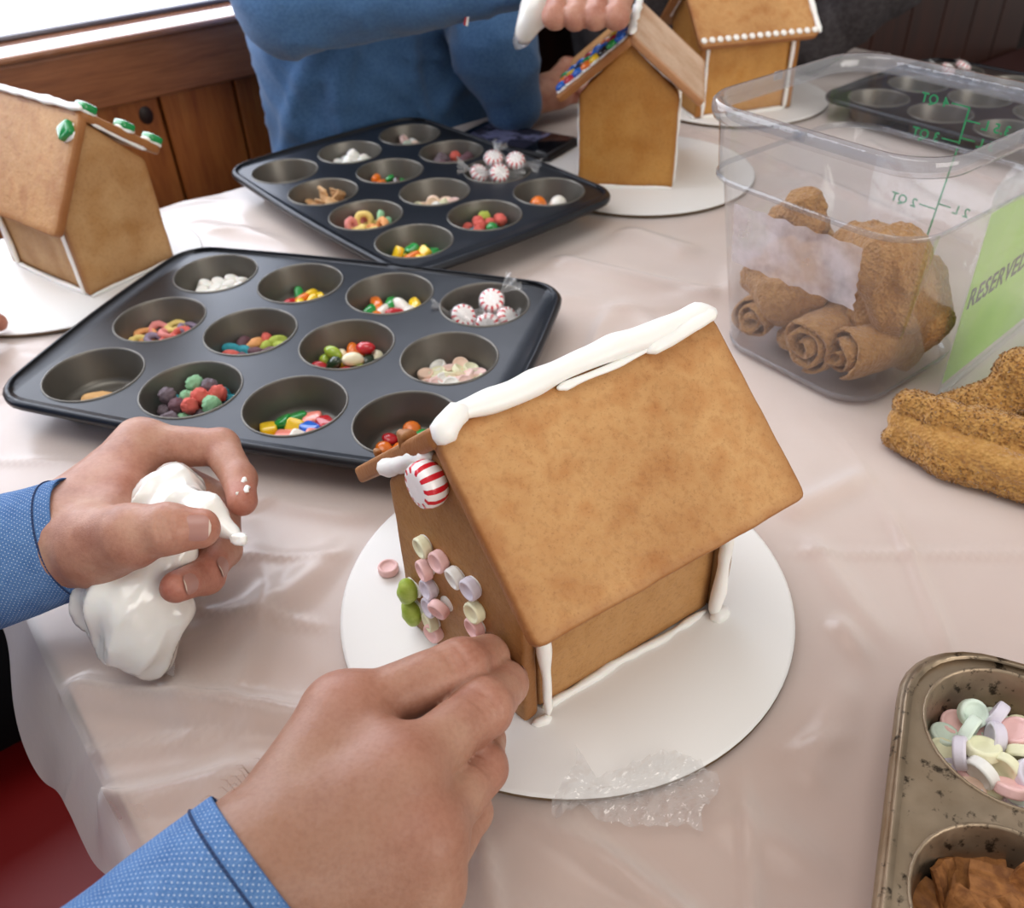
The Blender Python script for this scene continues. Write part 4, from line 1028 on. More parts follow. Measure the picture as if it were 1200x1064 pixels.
for z, s_ in ((0.159, '3.5 L'), (0.1465, '3 L'), (0.0985, '2 L')):
    parts.append(sbar(-0.0100, -0.021, z-0.0005, z+0.0005)); v, f_ = text_mesh(s_, 0.0095); w_ = v[:, 0].max(); parts.append((put_scale(v, -0.023-w_, z-0.0035), f_))
V, F = join(parts); ob('volume_scale', V, F, GREEN, tub, smooth=False)
# worn label on the near left side (the -x side)
def m_label():
    t = NT('worn_label'); I = t.b.inputs; t.l(t.ramp(t.noise(90, 4), [(0.3, 'cfc3c6'), (0.7, 'e2dade')]), I['Base Color']); I['Roughness'].default_value = 0.7
    tr = t.n('ShaderNodeBsdfTransparent'); mx = t.n('ShaderNodeMixShader'); t.l(t.ramp(t.noise(38, 5), [(0.4, (0.34,)*3+(1,)), (0.62, (0.74,)*3+(1,))]), mx.inputs[0])
    t.l(tr.outputs[0], mx.inputs[1]); t.l(t.b.outputs[0], mx.inputs[2]); t.l(mx.outputs[0], t.out.inputs['Surface']); return t.m
Lb = []; nl = 12
for i in range(nl+1):
    for k in range(nl+1):
        y = 0.052-0.105*i/nl; z = 0.128-0.046*k/nl-0.010*(1-i/nl)*0.3
        Lb.append((-(face_x(z)+0.0009+0.0002*math.sin(i*2.3+k)), y+0.001*math.sin(k*3.0)*(i in (0, nl)), z+0.0012*math.sin(i*2.9)*(k in (0, nl))))
Lf = [(i*(nl+1)+k, i*(nl+1)+k+1, (i+1)*(nl+1)+k+1, (i+1)*(nl+1)+k) for i in range(nl) for k in range(nl)]
lo_ = ob('paper_label', np.array(Lb), Lf, m_label(), tub); lo_['label'] = 'worn peeling paper label'

# ------------------------------------------------------------------ towels
def m_terry(name, a, b):
    t = NT(name); t.l(t.ramp(t.noise(240, 3), [(0.3, a), (0.7, b)]), t.b.inputs['Base Color']); I = t.b.inputs
    I['Roughness'].default_value = 0.95; I['Specular IOR Level'].default_value = 0.1; I['Sheen Weight'].default_value = 0.25
    vo = t.n('ShaderNodeTexVoronoi', Scale=420); t.l(t.tc.outputs['Object'], vo.inputs['Vector']); t.bump(t.math('ADD', vo.outputs['Distance'], t.noise(300, 3)), 0.8, 0.0018); return t.m
TERRY = m_terry('terry_tan', 'a8794c', 'bd915f'); TERRY2 = m_terry('terry_gold', 'a9783f', 'c29556')
def towel_roll(r, length, turns, seed, squash=0.85):
    """spiral of folded terry: strip with thickness wound up, axis along x"""
    n = int(26*turns); m = 14; V = []; F = []
    th = r/(turns+0.6)*0.46
    for i in range(n+1):
        a = 2*PI*turns*i/n; rr = r*(0.22+0.78*(i/n)**0.8)
        for s_ in (0, 1):
            for k in range(m+1):
                x = (k/m-0.5)*length; bend = 0.10*length*math.sin(PI*k/m)*0.6
                q = rr-(th if s_ else 0)-(0.18*th if k in (0, m) else 0)*(1 if s_ == 0 else -1)
                V.append((x+0.0025*math.sin(a*1.7+seed)+0.006*(i/n-0.5), q*math.cos(a), q*math.sin(a)*squash+bend))
    w = 2*(m+1)
    for i in range(n):
        for k in range(m):
            a = i*w+k; F.append((a, a+w, a+w+1, a+1)); b = a+m+1; F.append((b, b+1, b+w+1, b+w))
        for k in (0, m):
            a = i*w+k; b = a+m+1; F.append((a, b, b+w, a+w) if k == 0 else (a, a+w, b+w, b))
    for i in (0, n):
        for k in range(m): a = i*w+k; b = a+m+1; F.append((a, a+1, b+1, b) if i == 0 else (a, b, b+1, a+1))
    V = np.array(V); V = V+0.0035*np.stack([vn(V, 28, seed+q) for q in (1, 2, 3)], 1)+0.0012*np.stack([vn(V, 150, seed+q) for q in (4, 5, 6)], 1)
    return V, F
def bp_(px, py, xo): return on_plane(px, py, bw_(xo, 0, 0), bxx)
RT = [(894, 404, -.036, 0.0200, 0.048, 2.2, 0.10, 0.3, 'folded tan towel at the lower left corner inside the clear container'),
      (962, 402, -.038, 0.0235, 0.055, 2.6, 0.05, 0.9, 'rolled tan towel with its end against the front of the container'),
      (1016, 412, -.030, 0.0230, 0.052, 2.4, -0.25, 2.0, 'rolled tan towel in the near corner of the clear container')]
for k, (px, py, xo, r_, ln, tn, rz, rx, lb) in enumerate(RT):
    V, F = towel_roll(r_, ln, tn, 17*k+3); o = ob('rolled_towel', V, F, TERRY); p = bp_(px, py, xo); p[2] = max(p[2], r_*1.05+0.006)
    o.location = p; o.rotation_euler = (rx, 0, BYAW+rz); tag(o, lb, 'towel', 'tan towels in the container')
LT = [([(898, 328, -.036), (922, 346, -.034), (952, 330, -.030)], [.018, .021, .019], 'tan towel bunched behind the worn label at the left'),
      ([(1005, 292, -.016), (1040, 305, -.018), (1052, 350, -.012), (1020, 372, -.016)], [.018, .024, .022, .018], 'large tan towel heaped on top at the near side of the container'),
      ([(918, 258, -.022), (944, 240, -.022), (952, 262, -.02)], [.010, .009, .012], 'small tan towel corner poking up highest at the left of the container'),
      ([(1072, 330, .010), (1078, 375, .008), (1060, 415, .004)], [.020, .018, .015], 'tan towel seen through the green sign side of the container'),
      ([(955, 330, .012), (1000, 340, .018), (980, 390, .015)], [.026, .026, .024], 'tan towel in the middle of the container behind the rolls'),
      ([(922, 350, .025), (950, 300, .03)], [.026, .024], 'tan towel at the far back of the container'),
      ([(920, 440, -.040), (935, 448, -.036)], [.009, .008], 'small end of tan towel under the front roll')]
for k, (pts, rad, lb) in enumerate(LT):
    q = np.array([bp_(*p) for p in pts]); q[:, 2] = np.maximum(q[:, 2], np.array(rad)+0.007)
    def f_l(P, q=q, rad=rad, k=k):
        d = chain_d(P, q, rad, 0.01); ax = nrm(q[-1]-q[0]); s1 = nrm(np.cross(ax, (0.3, 0.5, 1))); s2 = np.cross(ax, s1)
        w = P+0.006*np.stack([vn(P, 40, 3+k), vn(P, 40, 5+k), vn(P, 40, 7+k)], 1)
        Q = np.stack([w@ax*22, w@s1*75, w@s2*75], 1)
        return d-0.0030*(1-2.2*np.abs(vn(Q, 1.0, 11+k)))-0.0007*vn(P, 300, 3)
    V, F = surfnet(f_l, q.min(0)-0.035, q.max(0)+0.035, 0.0022); o = ob('bunched_towel', V, F, TERRY); recentre(o); tag(o, lb, 'towel', 'tan towels in the container')

# loose towel in front of the sign
def tchain(pts): return np.array([A(px, py, z) for px, py, z in pts])
Lw = [(tchain([(1052, 512, .009), (1110, 543, .010), (1180, 562, .010), (1290, 600, .011)]), [.0095, .0105, .0105, .011]),
      (tchain([(1055, 492, .020), (1110, 520, .022), (1180, 545, .022), (1290, 580, .022)]), [.0085, .0095, .0095, .01]),
      (tchain([(1066, 474, .031), (1105, 488, .033), (1150, 500, .033), (1230, 520, .034)]), [.0105, .0115, .012, .012]),
      (tchain([(1110, 478, .030), (1160, 470, .040), (1205, 452, .052), (1290, 440, .055)]), [.010, .013, .016, .018]),
      (tchain([(1172, 455, .050), (1195, 435, .062), (1250, 425, .066)]), [.009, .013, .016]),
      (tchain([(1130, 500, .018), (1200, 500, .02), (1290, 520, .02)]), [.018, .02, .022])]
def f_towel(P):
    d = None
    for q, r_ in Lw:
        c_ = chain_d(P, q, r_, 0.004); d = c_ if d is None else smin(d, c_, 0.0022)
    d = np.maximum(d, 0.0014-P[:, 2])
    return d+0.0012*vn(P, 90, 2)+0.0005*vn(P, 330, 3)
allp = np.vstack([q for q, _ in Lw])
V, F = surfnet(f_towel, allp.min(0)-0.03, allp.max(0)+0.03, 0.0024)
base = np.array([*V.mean(0)[:2], 0.0006]); tl = empty('loose_towel', base, 0, 'crumpled golden tan terry towel lying in front of the green sign', 'towel')
ob('towel_cloth', V, F, TERRY2, tl, world=True)
# terry loops
g = np.random.default_rng(3); ctr = V[F].mean(1); a_, b_, c_ = V[F[:, 0]], V[F[:, 1]], V[F[:, 2]]; nn = np.cross(b_-a_, V[F[:, 3]]-a_); ar = np.linalg.norm(nn, axis=1); nn = nn/np.maximum(ar, 1e-12)[:, None]
# the flat hem band stays free of loops
hem = np.abs(chain_d(ctr, Lw[1][0], Lw[1][1], 0.003)) < 0.0016
ok = (ctr[:, 2] > 0.003) & (~hem) & ((ctr-CAM)@_r/((ctr-CAM)@_f)*FPX+600 < 1290)
pick = g.choice(np.where(ok)[0], min(9000, ok.sum()), replace=False)
tv = np.array([(1, 0, 0), (-0.5, 0.87, 0), (-0.5, -0.87, 0), (0, 0, 1.0)])*np.array([0.00075, 0.00075, 0.0021]); VV = []; FF = []
for q, i in enumerate(pick):
    n_ = nn[i]+g.normal(0, 0.45, 3); n_ /= np.linalg.norm(n_); x = np.cross(n_, (0.3, 0.8, 0.5)); x /= np.linalg.norm(x); y = np.cross(n_, x)
    s_ = g.uniform(0.7, 1.25); pc = ctr[i]-nn[i]*0.0004+g.normal(0, 0.0004, 3)
    VV.append(pc+s_*(tv[:, :1]*x+tv[:, 1:2]*y+tv[:, 2:]*n_)); o4 = 4*q; FF += [(o4, o4+1, o4+3), (o4+1, o4+2, o4+3), (o4+2, o4, o4+3)]
lp = ob('terry_loops', np.vstack(VV), FF, TERRY2, tl, world=True); lp['kind'] = 'stuff'

# ------------------------------------------------------------------ reserved sign
sx_ = nrm(np.array([0.094, 0.08, 0])); sn = np.array([sx_[1], -sx_[0], 0])              # along the sign / towards the viewer
s0 = np.array([0.311, 0.52, 0.0008]); lean = nrm(np.array([-sn[0]*0.02, -sn[1]*0.02, 1.0]))
sg = empty('sign_holder', s0, 0, 'clear acrylic sign holder with a green reserved card beside the container', 'sign')
Ms = basis((0, 0, 0.003), sx_, lean, np.cross(sx_, lean))
V, F = bevelled_box((0, 0.0, 0.0006), (0.18, 0.155, 0.0022), 0.0006); ob('acrylic_front', xform(V, Ms), F, ACRYLIC, sg)
V, F = bevelled_box((0.0, -0.001, 0.0), (0.18, 0.001, 0.045), 0.0007); ob('acrylic_foot', xform(V, basis((0, 0, 0.0018), sx_, (0, 0, 1), sn)), F, ACRYLIC, sg)
V, F = tube([(0.0, 0.0015, 0.003), (0.18, 0.0015, 0.003)], 0.0022, 10); ob('acrylic_bend', xform(V, Ms), F, ACRYLIC, sg)
V, F = box((0.008, 0.004, -0.0008), (0.172, 0.133, -0.0002))
def m_card():
    t = NT('green_card'); sx = t.n('ShaderNodeSeparateXYZ'); t.l(t.tc.outputs['Object'], sx.inputs[0])
    c_ = t.ramp(t.noise(9, 2), [(0.3, '8fc63a'), (0.7, 'b3dc62')]); t.l(c_, t.b.inputs['Base Color']); t.b.inputs['Roughness'].default_value = 0.5; return t.m
ob('green_card', xform(V, Ms), F, m_card(), sg, smooth=False)
V, F = text_mesh('RESERVED', 0.0215, 0.0001); V[:, 0] *= 0.88
ob('reserved_lettering', xform(V+np.array([0.0105, 0.0635, 0.0]), Ms), F, mat('ink_black', '1c2118', 0.6), sg, smooth=False)

# ------------------------------------------------------------------ phone
pc = A(604, 166, 0.006); ph_x = nrm(A(655, 168)-A(560, 150)); ph_y = np.cross((0, 0, 1), ph_x)
ph = empty('mobile_phone', (pc[0], pc[1], 0.0008), math.atan2(ph_x[1], ph_x[0]), 'mobile phone in a dark case lying beside the far tin', 'phone')
V, F = bevelled_box((-0.072, -0.037, 0), (0.072, 0.037, 0.011), 0.0045, 3); ob('case', V, F, mat('phone_case', '15161c', 0.5), ph)
V, F = bevelled_box((-0.066, -0.033, 0.0105), (0.066, 0.033, 0.0116), 0.0004); ob('glass', V, F, mat('phone_glass', '0c0d14', 0.08), ph)
V, F = box((-0.056, -0.030, 0.01165), (0.034, 0.030, 0.0118)); ob('screen_picture', V, F, mat('phone_screen', '7a7ca0', 0.2, col2='34303f', nscale=45, nlo=0.45, nhi=0.55), ph, smooth=False)

# ------------------------------------------------------------------ empty cellophane wrapper
cw = A(745, 935, 0.0); nx, ny = 46, 26; Vc = []; g = np.random.default_rng(2)
ex = nrm(A(820, 945)-A(660, 920)); ey = np.cross((0, 0, 1), ex)
for i in range(nx):
    for k in range(ny):
        u_ = i/(nx-1)-0.5; v_ = k/(ny-1)-0.5
        w_ = 0.034*(1-0.55*math.exp(-((u_+0.33)/0.10)**2))*(1+0.15*math.sin(u_*9))
        p = ex*(u_*0.066+0.004*math.sin(v_*5))+ey*(v_*w_*1.0+0.004*math.sin(u_*6)); Vc.append((p[0], p[1], 0))
Vc = np.array(Vc); zc = 0.005+0.0045*np.abs(vn(Vc, 150, 4))+0.0030*vn(Vc, 320, 6)+0.0012*vn(Vc, 800, 8); Vc[:, 2] = np.maximum(zc, 0.0045)
Fc = [(i*ny+k, (i+1)*ny+k, (i+1)*ny+k+1, i*ny+k+1) for i in range(nx-1) for k in range(ny-1)]
o = ob('cellophane_wrapper', Vc, Fc, CELLO, smooth=False); o.location = (cw[0], cw[1], 0.0); tag(o, 'crumpled empty clear candy wrapper on the near edge of the board', 'wrapper')
# ================================================================== people
def hand_field(palm, fingers, kp=0.010, kf=0.0012, kpf=0.007, extra=None, nz=0.0005, creases=()):
    def f(P):
        d = None
        for pts, rad in palm:
            c_ = chain_d(P, pts, rad, 0.006); d = c_ if d is None else smin(d, c_, kp)
        ff = None
        for pts, rad in fingers:
            c_ = chain_d(P, pts, rad, 0.0035); ff = c_ if ff is None else smin(ff, c_, kf)
        d = smin(d, ff, kpf)
        d = d-nz*vn(P, 55, 5)-0.4*nz*vn(P, 170, 6)
        for p, n_, w, amp, R in creases:
            q = P-p; d = d+amp*np.exp(-(((q@n_))/w)**2)*np.exp(-((q*q).sum(1))/(R*R))
        return d
    return f
def build_hand(palm, fingers, h, reds, **kw):
    f = hand_field(palm, fingers, **kw)
    allp = np.vstack([np.asarray(p) for p, _ in palm+fingers]); V, F = surfnet(f, allp.min(0)-0.04, allp.max(0)+0.04, h)
    red = np.zeros(len(V))
    for p, s_, a in reds: red = np.maximum(red, a*np.exp(-((V-p)**2).sum(1)/(s_*s_)))
    return V, F, red
def nail(parent, tip, dip, up, r, w, l, back=0.0, name='fingernail'):
    """curved plate on the back of a finger tip"""
    tip = np.asarray(tip); t = nrm(tip-np.asarray(dip)); n_ = np.asarray(up, float); n_ = nrm(n_-t*(n_@t)); s_ = np.cross(t, n_)
    V = []; F = []; na, nl = 13, 12; mi = []
    for th in (0.0, 0.0006):
        for i in range(nl+1):
            f_ = i/nl; y = (f_-0.5)*l; ww = w*math.sqrt(max(0.05, 1-abs(2*f_-1)**3.2))
            for k in range(na):
                a = (k/(na-1)-0.5)*ww/r*1.05; rr = r+0.0004-th-0.0006*max(0, 2*abs(f_-0.35)-0.8)
                V.append(tip-t*back+t*y+rr*(math.sin(a)*s_+math.cos(a)*n_))
    N_ = (nl+1)*na
    for i in range(nl):
        for k in range(na-1):
            a = i*na+k; F.append((a, a+1, a+na+1, a+na)); mi.append(1 if i >= nl-1 else 0); F.append((N_+a, N_+a+na, N_+a+na+1, N_+a+1)); mi.append(0)
    return ob(name, np.array(V), F, [NAIL, NAIL_TIP], parent, world=True, mi=mi)
def sleeve(name, parent, P, R, m, flat=1.0, n=40, wrinkle=0.03, inner=True, seed=0, uvo=0.0):
    P = np.asarray(P, float); T, N, B = frames(P); Ls = np.r_[0, np.cumsum(np.linalg.norm(np.diff(P, axis=0), axis=1))]
    V = []; uv = []; F = []; mi = []
    for i in range(len(P)):
        for k in range(n+1):
            a = 2*PI*k/n; V.append(P[i]+R[i]*(math.cos(a)*N[i]*flat+math.sin(a)*B[i])); uv.append((a*0.034, Ls[i]+uvo))
    V = np.array(V); c_ = np.repeat(P, n+1, 0)
    V = c_+(V-c_)*(1+wrinkle*(vn(V, 28, seed)+0.5*vn(V, 70, seed+1)))[:, None]
    V[n::n+1] = V[0::n+1]
    for i in range(len(P)-1):
        for k in range(n): a = i*(n+1)+k; F.append((a, a+1, a+n+2, a+n+1)); mi.append(0)
    if inner:                                     # turned-in lining at the opening
        o0 = len(V); V2 = []
        for q, (dd, sc_) in enumerate(((0.0, 1.0), (-0.0006, 0.985), (0.0004, 0.955), (0.02, 0.93))):
            for k in range(n+1): V2.append(P[0]+(V[k]-P[0])*sc_+T[0]*dd); uv.append((0, 0))
        V = np.vstack([V, V2])
        for q in range(3):
            for k in range(n): a = o0+q*(n+1)+k; F.append((a, a+n+1, a+n+2, a+1)); mi.append(1 if q else 0)
    return ob(name, V, F, [m, DENIM_DK], parent, world=True, uv=np.array(uv), mi=mi)
def JA(*l): return np.array([A(*p) for p in l])

# ------------------------------------------------------------------ the decorator (two hands in the foreground)
P1 = empty('person', (-0.77, 0.37, -0.28), 0, 'person in a dotted blue denim shirt icing and pinching candy with both hands', 'person')
# right hand, pinching a candy against the gable
rw = A(306, 1022, .072)
ri = JA((402, 838, .080), (540, 782, .075), (571, 771, .058), (577, 774, .046)); rm = JA((464, 912, .080), (568, 829, .072), (593, 802, .056), (596, 794, .043))
rr_ = JA((496, 982, .070), (562, 900, .055), (566, 868, .042), (556, 846, .032)); rp = JA((498, 1036, .056), (548, 950, .042), (545, 918, .032), (530, 900, .026))
rt = JA((340, 940, .050), (405, 880, .042), (500, 815, .040), (566, 778, .040))
palmR = [((rw, ri[0]), (.0235, .0165)), ((rw, rm[0]), (.0245, .0170)), ((rw, rr_[0]), (.0235, .0160)), ((rw, rp[0]), (.0220, .0145)), ((rw, rt[0]), (.0225, .018)), ((rt[0], rm[0]), (.017, .014))]
elbR = rw+nrm(A(100, 1205, .062)-rw)*0.27
palmR.append(((rw, rw+(elbR-rw)*0.5), (.0250, .032)))
palmR.append(((ri[0], rm[0], rr_[0], rp[0]), (.0135, .0140, .0130, .0115)))
fingR = [(ri, (.0128, .0118, .0098, .0082)), (rm, (.0128, .0118, .0098, .0080)), (rr_, (.0120, .0110, .0095, .008)), (rp, (.0105, .0095, .0085, .007)), (rt, (.017, .0135, .0115, .009))]
upv = np.array([0, 0, 1.0])
crR = []
for J, rad in ((ri, .0118), (rm, .0118), (rr_, .011)):
    ax = nrm(nrm(J[1]-J[0])+nrm(J[2]-J[1]))
    for o_ in (-0.0026, 0.0, 0.0028): crR.append((J[1]+upv*rad*0.8+ax*o_-nrm(J[1]-CAM)*rad*0.6, ax, .0012, .0013, .0080))
V1, F1, r1 = build_hand(palmR, fingR, 0.0013, [(J[1], .016, .55) for J in (ri, rm, rr_)]+[(J[3], .014, .8) for J in (ri, rm, rt)]+[(J[0]+upv*.01, .018, .6) for J in (ri, rm, rr_)], creases=crR, kp=0.008, kf=0.002)
# left hand, squeezing the icing bag
lw_ = A(70, 634, .062)
lt = JA((112, 640, .072), (152, 629, .085), (196, 619, .090), (234, 619, .087)); li = JA((166, 522, .070), (258, 524, .068), (281, 562, .066), (284, 588, .066))
lm_ = JA((158, 540, .055), (260, 590, .036), (262, 644, .040), (244, 670, .050)); lr_ = JA((140, 560, .043), (248, 632, .026), (242, 674, .046), (206, 688, .061)); lp_ = JA((124, 585, .034), (195, 645, .018), (190, 675, .017), (170, 690, .02))
palmL = [((lw_, li[0]), (.0240, .0150)), ((lw_, lm_[0]), (.0240, .0145)), ((lw_, lr_[0]), (.0235, .0135)), ((lw_, lp_[0]), (.0230, .0125)), ((lw_, lt[0], lt[1]), (.0245, .0195, .0145)), ((lt[0], (lt[0]+li[0])/2, li[0]), (.015, .0115, .0125))]
elbL = lw_+nrm(A(-130, 700, .045)-lw_)*0.26
palmL.append(((lw_, lw_+(elbL-lw_)*0.5), (.0245, .033)))
fingL = [(lt, (.0165, .0142, .0122, .0098)), (li, (.0135, .0107, .0094, .0080)), (lm_, (.0125, .0108, .0096, .0082)), (lr_, (.012, .0104, .0094, .008)), (lp_, (.011, .009, .008, .007))]
crL = []
tv_ = nrm(CAM-lt[2]); ax = nrm(lt[3]-lt[1])
for o_ in (-0.0035, -0.001, 0.0015): crL.append((lt[2]+tv_*.0115+ax*o_, ax, .0012, .0012, .0075))
ax = nrm(nrm(li[1]-li[0])+nrm(li[2]-li[1]))
V2, F2, r2 = build_hand(palmL, fingL, 0.0013, [(li[3], .016, .8), (li[1], .014, .4), (lt[3], .014, .6), (lm_[3], .018, .9), (lr_[3], .018, .9), ((lt[0]+li[0])/2, .02, .45)], creases=crL)
# arms and trunk inside the shirt, coarse and hidden
shR, shL, nk = np.array([-0.64, 0.20, 0.34]), np.array([-0.88, 0.52, 0.34]), np.array([-0.77, 0.37, 0.40]); hip = np.array([-0.77, 0.37, -0.18])
def f_core(P):
    d = chain_d(P, [rw+(elbR-rw)*0.42, elbR, shR, nk], [.030, .036, .045, .06]); d = smin(d, chain_d(P, [lw_+(elbL-lw_)*0.42, elbL, shL, nk], [.030, .036, .045, .06]), 0.03)
    return smin(d, chain_d(P, [nk, hip], [.10, .12]), 0.05)
V3, F3 = surfnet(f_core, (-1.05, 0.0, -0.36), (0.0, 0.7, 0.56), 0.014)
V, F = join([(V1, F1), (V2, F2), (V3, F3)])
ob('body', V, F, SKIN, P1, world=True, attr={'red': np.r_[r1, r2, np.zeros(len(V3))], 'tan': np.r_[np.clip(1.25-np.linalg.norm(V1-rw, axis=1)/0.11, 0.1, 1), np.zeros(len(V2)+len(V3))]})
camv = lambda p: nrm(CAM-p)
nail(P1, lt[3], lt[2], camv(lt[3])*1.0+np.array([0.15, 0, 0.0]), .0103, .0125, .0135, back=0.0005)
nail(P1, lr_[3], lr_[2], camv(lr_[3])+np.array([-.2, -.2, 0]), .0084, .0100, .0110, back=0.001)
nail(P1, lm_[3], lm_[2], np.array([0.9, 0.1, 0.2]), .0086, .0100, .0110, back=0.001)
nail(P1, rm[3], rm[2], np.array([0.95, -0.1, 0.35]), .0084, .0100, .0115, back=-0.001)
# shirt: cuffs, forearm sleeves, trunk
def arm_path(w, e, s0, n=26): return np.array([w+(e-w)*(s0+(1-s0)*i/(n-1)) for i in range(n)])
def cuff_set(w, e, s0, r0, seed, flat):
    P = arm_path(w, e, s0); L_ = np.linalg.norm(P[-1]-P[0]); t = np.linspace(0, 1, len(P)); R = r0+0.016*t
    sl_ = sleeve('shirt_sleeve', P1, P, R, DENIM, flat, seed=seed, wrinkle=0.035)
    ax = nrm(P[1]-P[0]); Pc = np.array([P[0]+ax*q for q in np.linspace(-0.0015, 0.055, 14)]); Rc = r0+0.0018+0.016*np.linspace(0, 0.055/L_, 14)
    cf = sleeve('cuff', P1, Pc, Rc, DENIM, flat, seed=seed, wrinkle=0.03, uvo=0.0007)
    # stitch line: short navy dashes running round the cuff
    T, N, B = frames(Pc); parts = []; nd = 110
    c0 = P[0]+ax*0.0065; rs = r0+0.0018+0.016*0.0065/L_
    def ring(a):
        v = c0+rs*(math.cos(a)*N[0]*flat+math.sin(a)*B[0]); d = v-c0
        return c0+d*(1+0.03*(vn(v[None], 28, seed)[0]+0.5*vn(v[None], 70, seed+1)[0])+0.008)
    for k in range(nd):
        a0_, a1_ = 2*PI*k/nd, 2*PI*(k+0.78)/nd; parts.append(tube([ring(a0_), ring((a0_+a1_)/2), ring(a1_)], 0.00055, 5))
    V, F = join(parts); st = ob('stitching', V, F, STITCH, cf); st.data.transform(Matrix.Translation(-Vector(P1.location)))
cuff_set(rw, elbR, 0.0, 0.0310, 3, 0.95)
cuff_set(lw_, elbL, -0.04, 0.0305, 9, 0.95)
def f_shirt(P):
    d = chain_d(P, [elbR+(rw-elbR)*0.10, elbR, shR, nk+np.array([.05, -.06, -.03])], [.050, .053, .068, .07]); d = smin(d, chain_d(P, [elbL+(lw_-elbL)*0.10, elbL, shL, nk+np.array([-.05, .06, -.03])], [.050, .053, .068, .07]), 0.04)
    tr = chain_d(P, [nk-np.array([0, 0, .10]), hip], [.145, .155]); tr = smin(tr, chain_d(P, [shR-np.array([-.01, .02, .10])+np.array([-.08, .08, 0]), hip+np.array([.03, -.04, 0])], [.11, .13]), 0.06)
    return smin(d, tr, 0.05)+0.004*vn(P, 16, 4)
V, F = surfnet(f_shirt, (-1.1, -0.08, -0.40), (0.05, 0.8, 0.62), 0.014); ob('shirt', V, F, DENIM, P1, world=True)
hx_ = np.array([E_[0], E_[1], 0]); hy_ = np.array([0.6, -0.8, 0])
def f_tr(P):
    d = None
    for s_ in (-1, 1):
        h0 = hip+hy_*s_*0.09+np.array([0, 0, -.03]); k0 = h0+hx_*0.43; c_ = chain_d(P, [h0, k0, k0+np.array([0.03, 0.02, -0.42])], [.085, .068, .048]); d = c_ if d is None else smin(d, c_, 0.02)
    return d+0.003*vn(P, 20, 6)
V, F = surfnet(f_tr, (-1.0, 0.1, -0.72), (-0.1, 0.95, 0.0), 0.013); ob('trousers', V, F, mat('black_trousers', '0b0b0d', 0.9, spec=0.1), P1, world=True)

# fine hairs along the wrist
g = np.random.default_rng(8); hs = []
dW = np.linalg.norm(V1-(rw+(rt[0]-rw)*0.1), axis=1); cand = np.where((dW > 0.015) & (dW < 0.045) & ((V1-rw)@_r < -0.008) & ((V1-CAM)@_f < 0.42))[0]
for i in g.choice(cand, min(90, len(cand)), replace=False):
    n_ = nrm(V1[i]-(rw+(ri[0]-rw)*0.15)); t0 = nrm(n_*0.6+_r*g.uniform(-.9, -.2)+_u*g.uniform(-.4, .6)); p = V1[i]; L_ = g.uniform(.004, .008)
    V, F = tube([p-n_*0.0005, p+t0*L_*0.5+n_*0.0008, p+t0*L_-_u*L_*0.25], [.00009, .00008, .00004], 4, caps=False); hs.append((V, F))
V, F = join(hs); hr = ob('arm_hair', V, F, mat('arm_hair', '6b4a34', 0.6), P1, world=True); hr['kind'] = 'stuff'

# the candy between the fingers
ci = on_plane(584, 765, FWp+FWn*0.004, FWn)
o = link('tablet_candy', cme('disc', C['dyellow']), None, tuple(ci), None, 0.85); o.rotation_euler = Vector(FWn).to_track_quat('Z', 'Y').to_euler(); tag(o, 'pale yellow tablet candy pinched between the fingertips', 'candy')

# ------------------------------------------------------------------ icing bag in the left hand
bagc = [(JA((212, 574, .066), (190, 602, .064), (204, 648, .058), (152, 700, .042), (166, 742, .025), (186, 772, .012)), [.0125, .0155, .0110, .0225, .0195, .0085]),
        (JA((205, 578, .070), (246, 606, .074), (283, 633, .073)), [.0125, .0085, .0026]), (JA((120, 705, .036), (168, 690, .045), (208, 715, .034)), [.0130, .016, .010])]
def f_bag(P):
    d = None
    for q, r_ in bagc:
        c_ = chain_d(P, q, r_, 0.006); d = c_ if d is None else smin(d, c_, 0.010)
    ax = nrm(bagc[0][0][4]-bagc[0][0][2]); s1 = nrm(np.cross(ax, (0.3, 0.2, 1)))
    Q = np.stack([(P@ax)*14, (P@s1)*75, (P@np.cross(ax, s1))*75], 1)
    d = d-0.0012*vn(Q, 1.0, 3)-0.0026*(1-np.abs(vn(Q*0.9, 1.0, 8))*2.4)-0.0003*(1-np.abs(vn(Q*3.1, 1.0, 18))*2)
    return np.maximum(d, 0.0012-P[:, 2])
allp = np.vstack([q for q, _ in bagc]); V, F = surfnet(f_bag, allp.min(0)-0.035, allp.max(0)+0.035, 0.0018)
bg_ = empty('icing_bag', (*allp.mean(0)[:2], 0.0006), 0, 'clear plastic piping bag of white icing squeezed in the left hand', 'piping bag')
ob('filled_bag', V, F, mat('bagged_icing', 'efede6', 0.22, coat=0.7, sss=0.1, sssr=0.004), bg_, world=True)
tail = JA((158, 764, .012), (183, 786, .006), (204, 792, .004), (206, 740, .016), (214, 700, .030), (200, 700, .03), (182, 745, .02))
n_ = len(tail); tv2 = np.vstack([tail, tail-np.array([0, 0, 0.0008])])
ob('bag_tail', tv2, [list(range(n_)), list(range(n_, 2*n_))[::-1]]+[(k, k+n_, (k+1) % n_+n_, (k+1) % n_) for k in range(n_)], CELLO, bg_, world=True, smooth=False)
V, F = ellipsoid(0.0045, 0.0035, 0.0035, 14, 9); V = V+0.0014*np.stack([vn(V, 420, q) for q in (1, 2, 3)], 1); ob('icing_blob', V+A(281, 632, .0735), F, ICING, bg_, world=True)
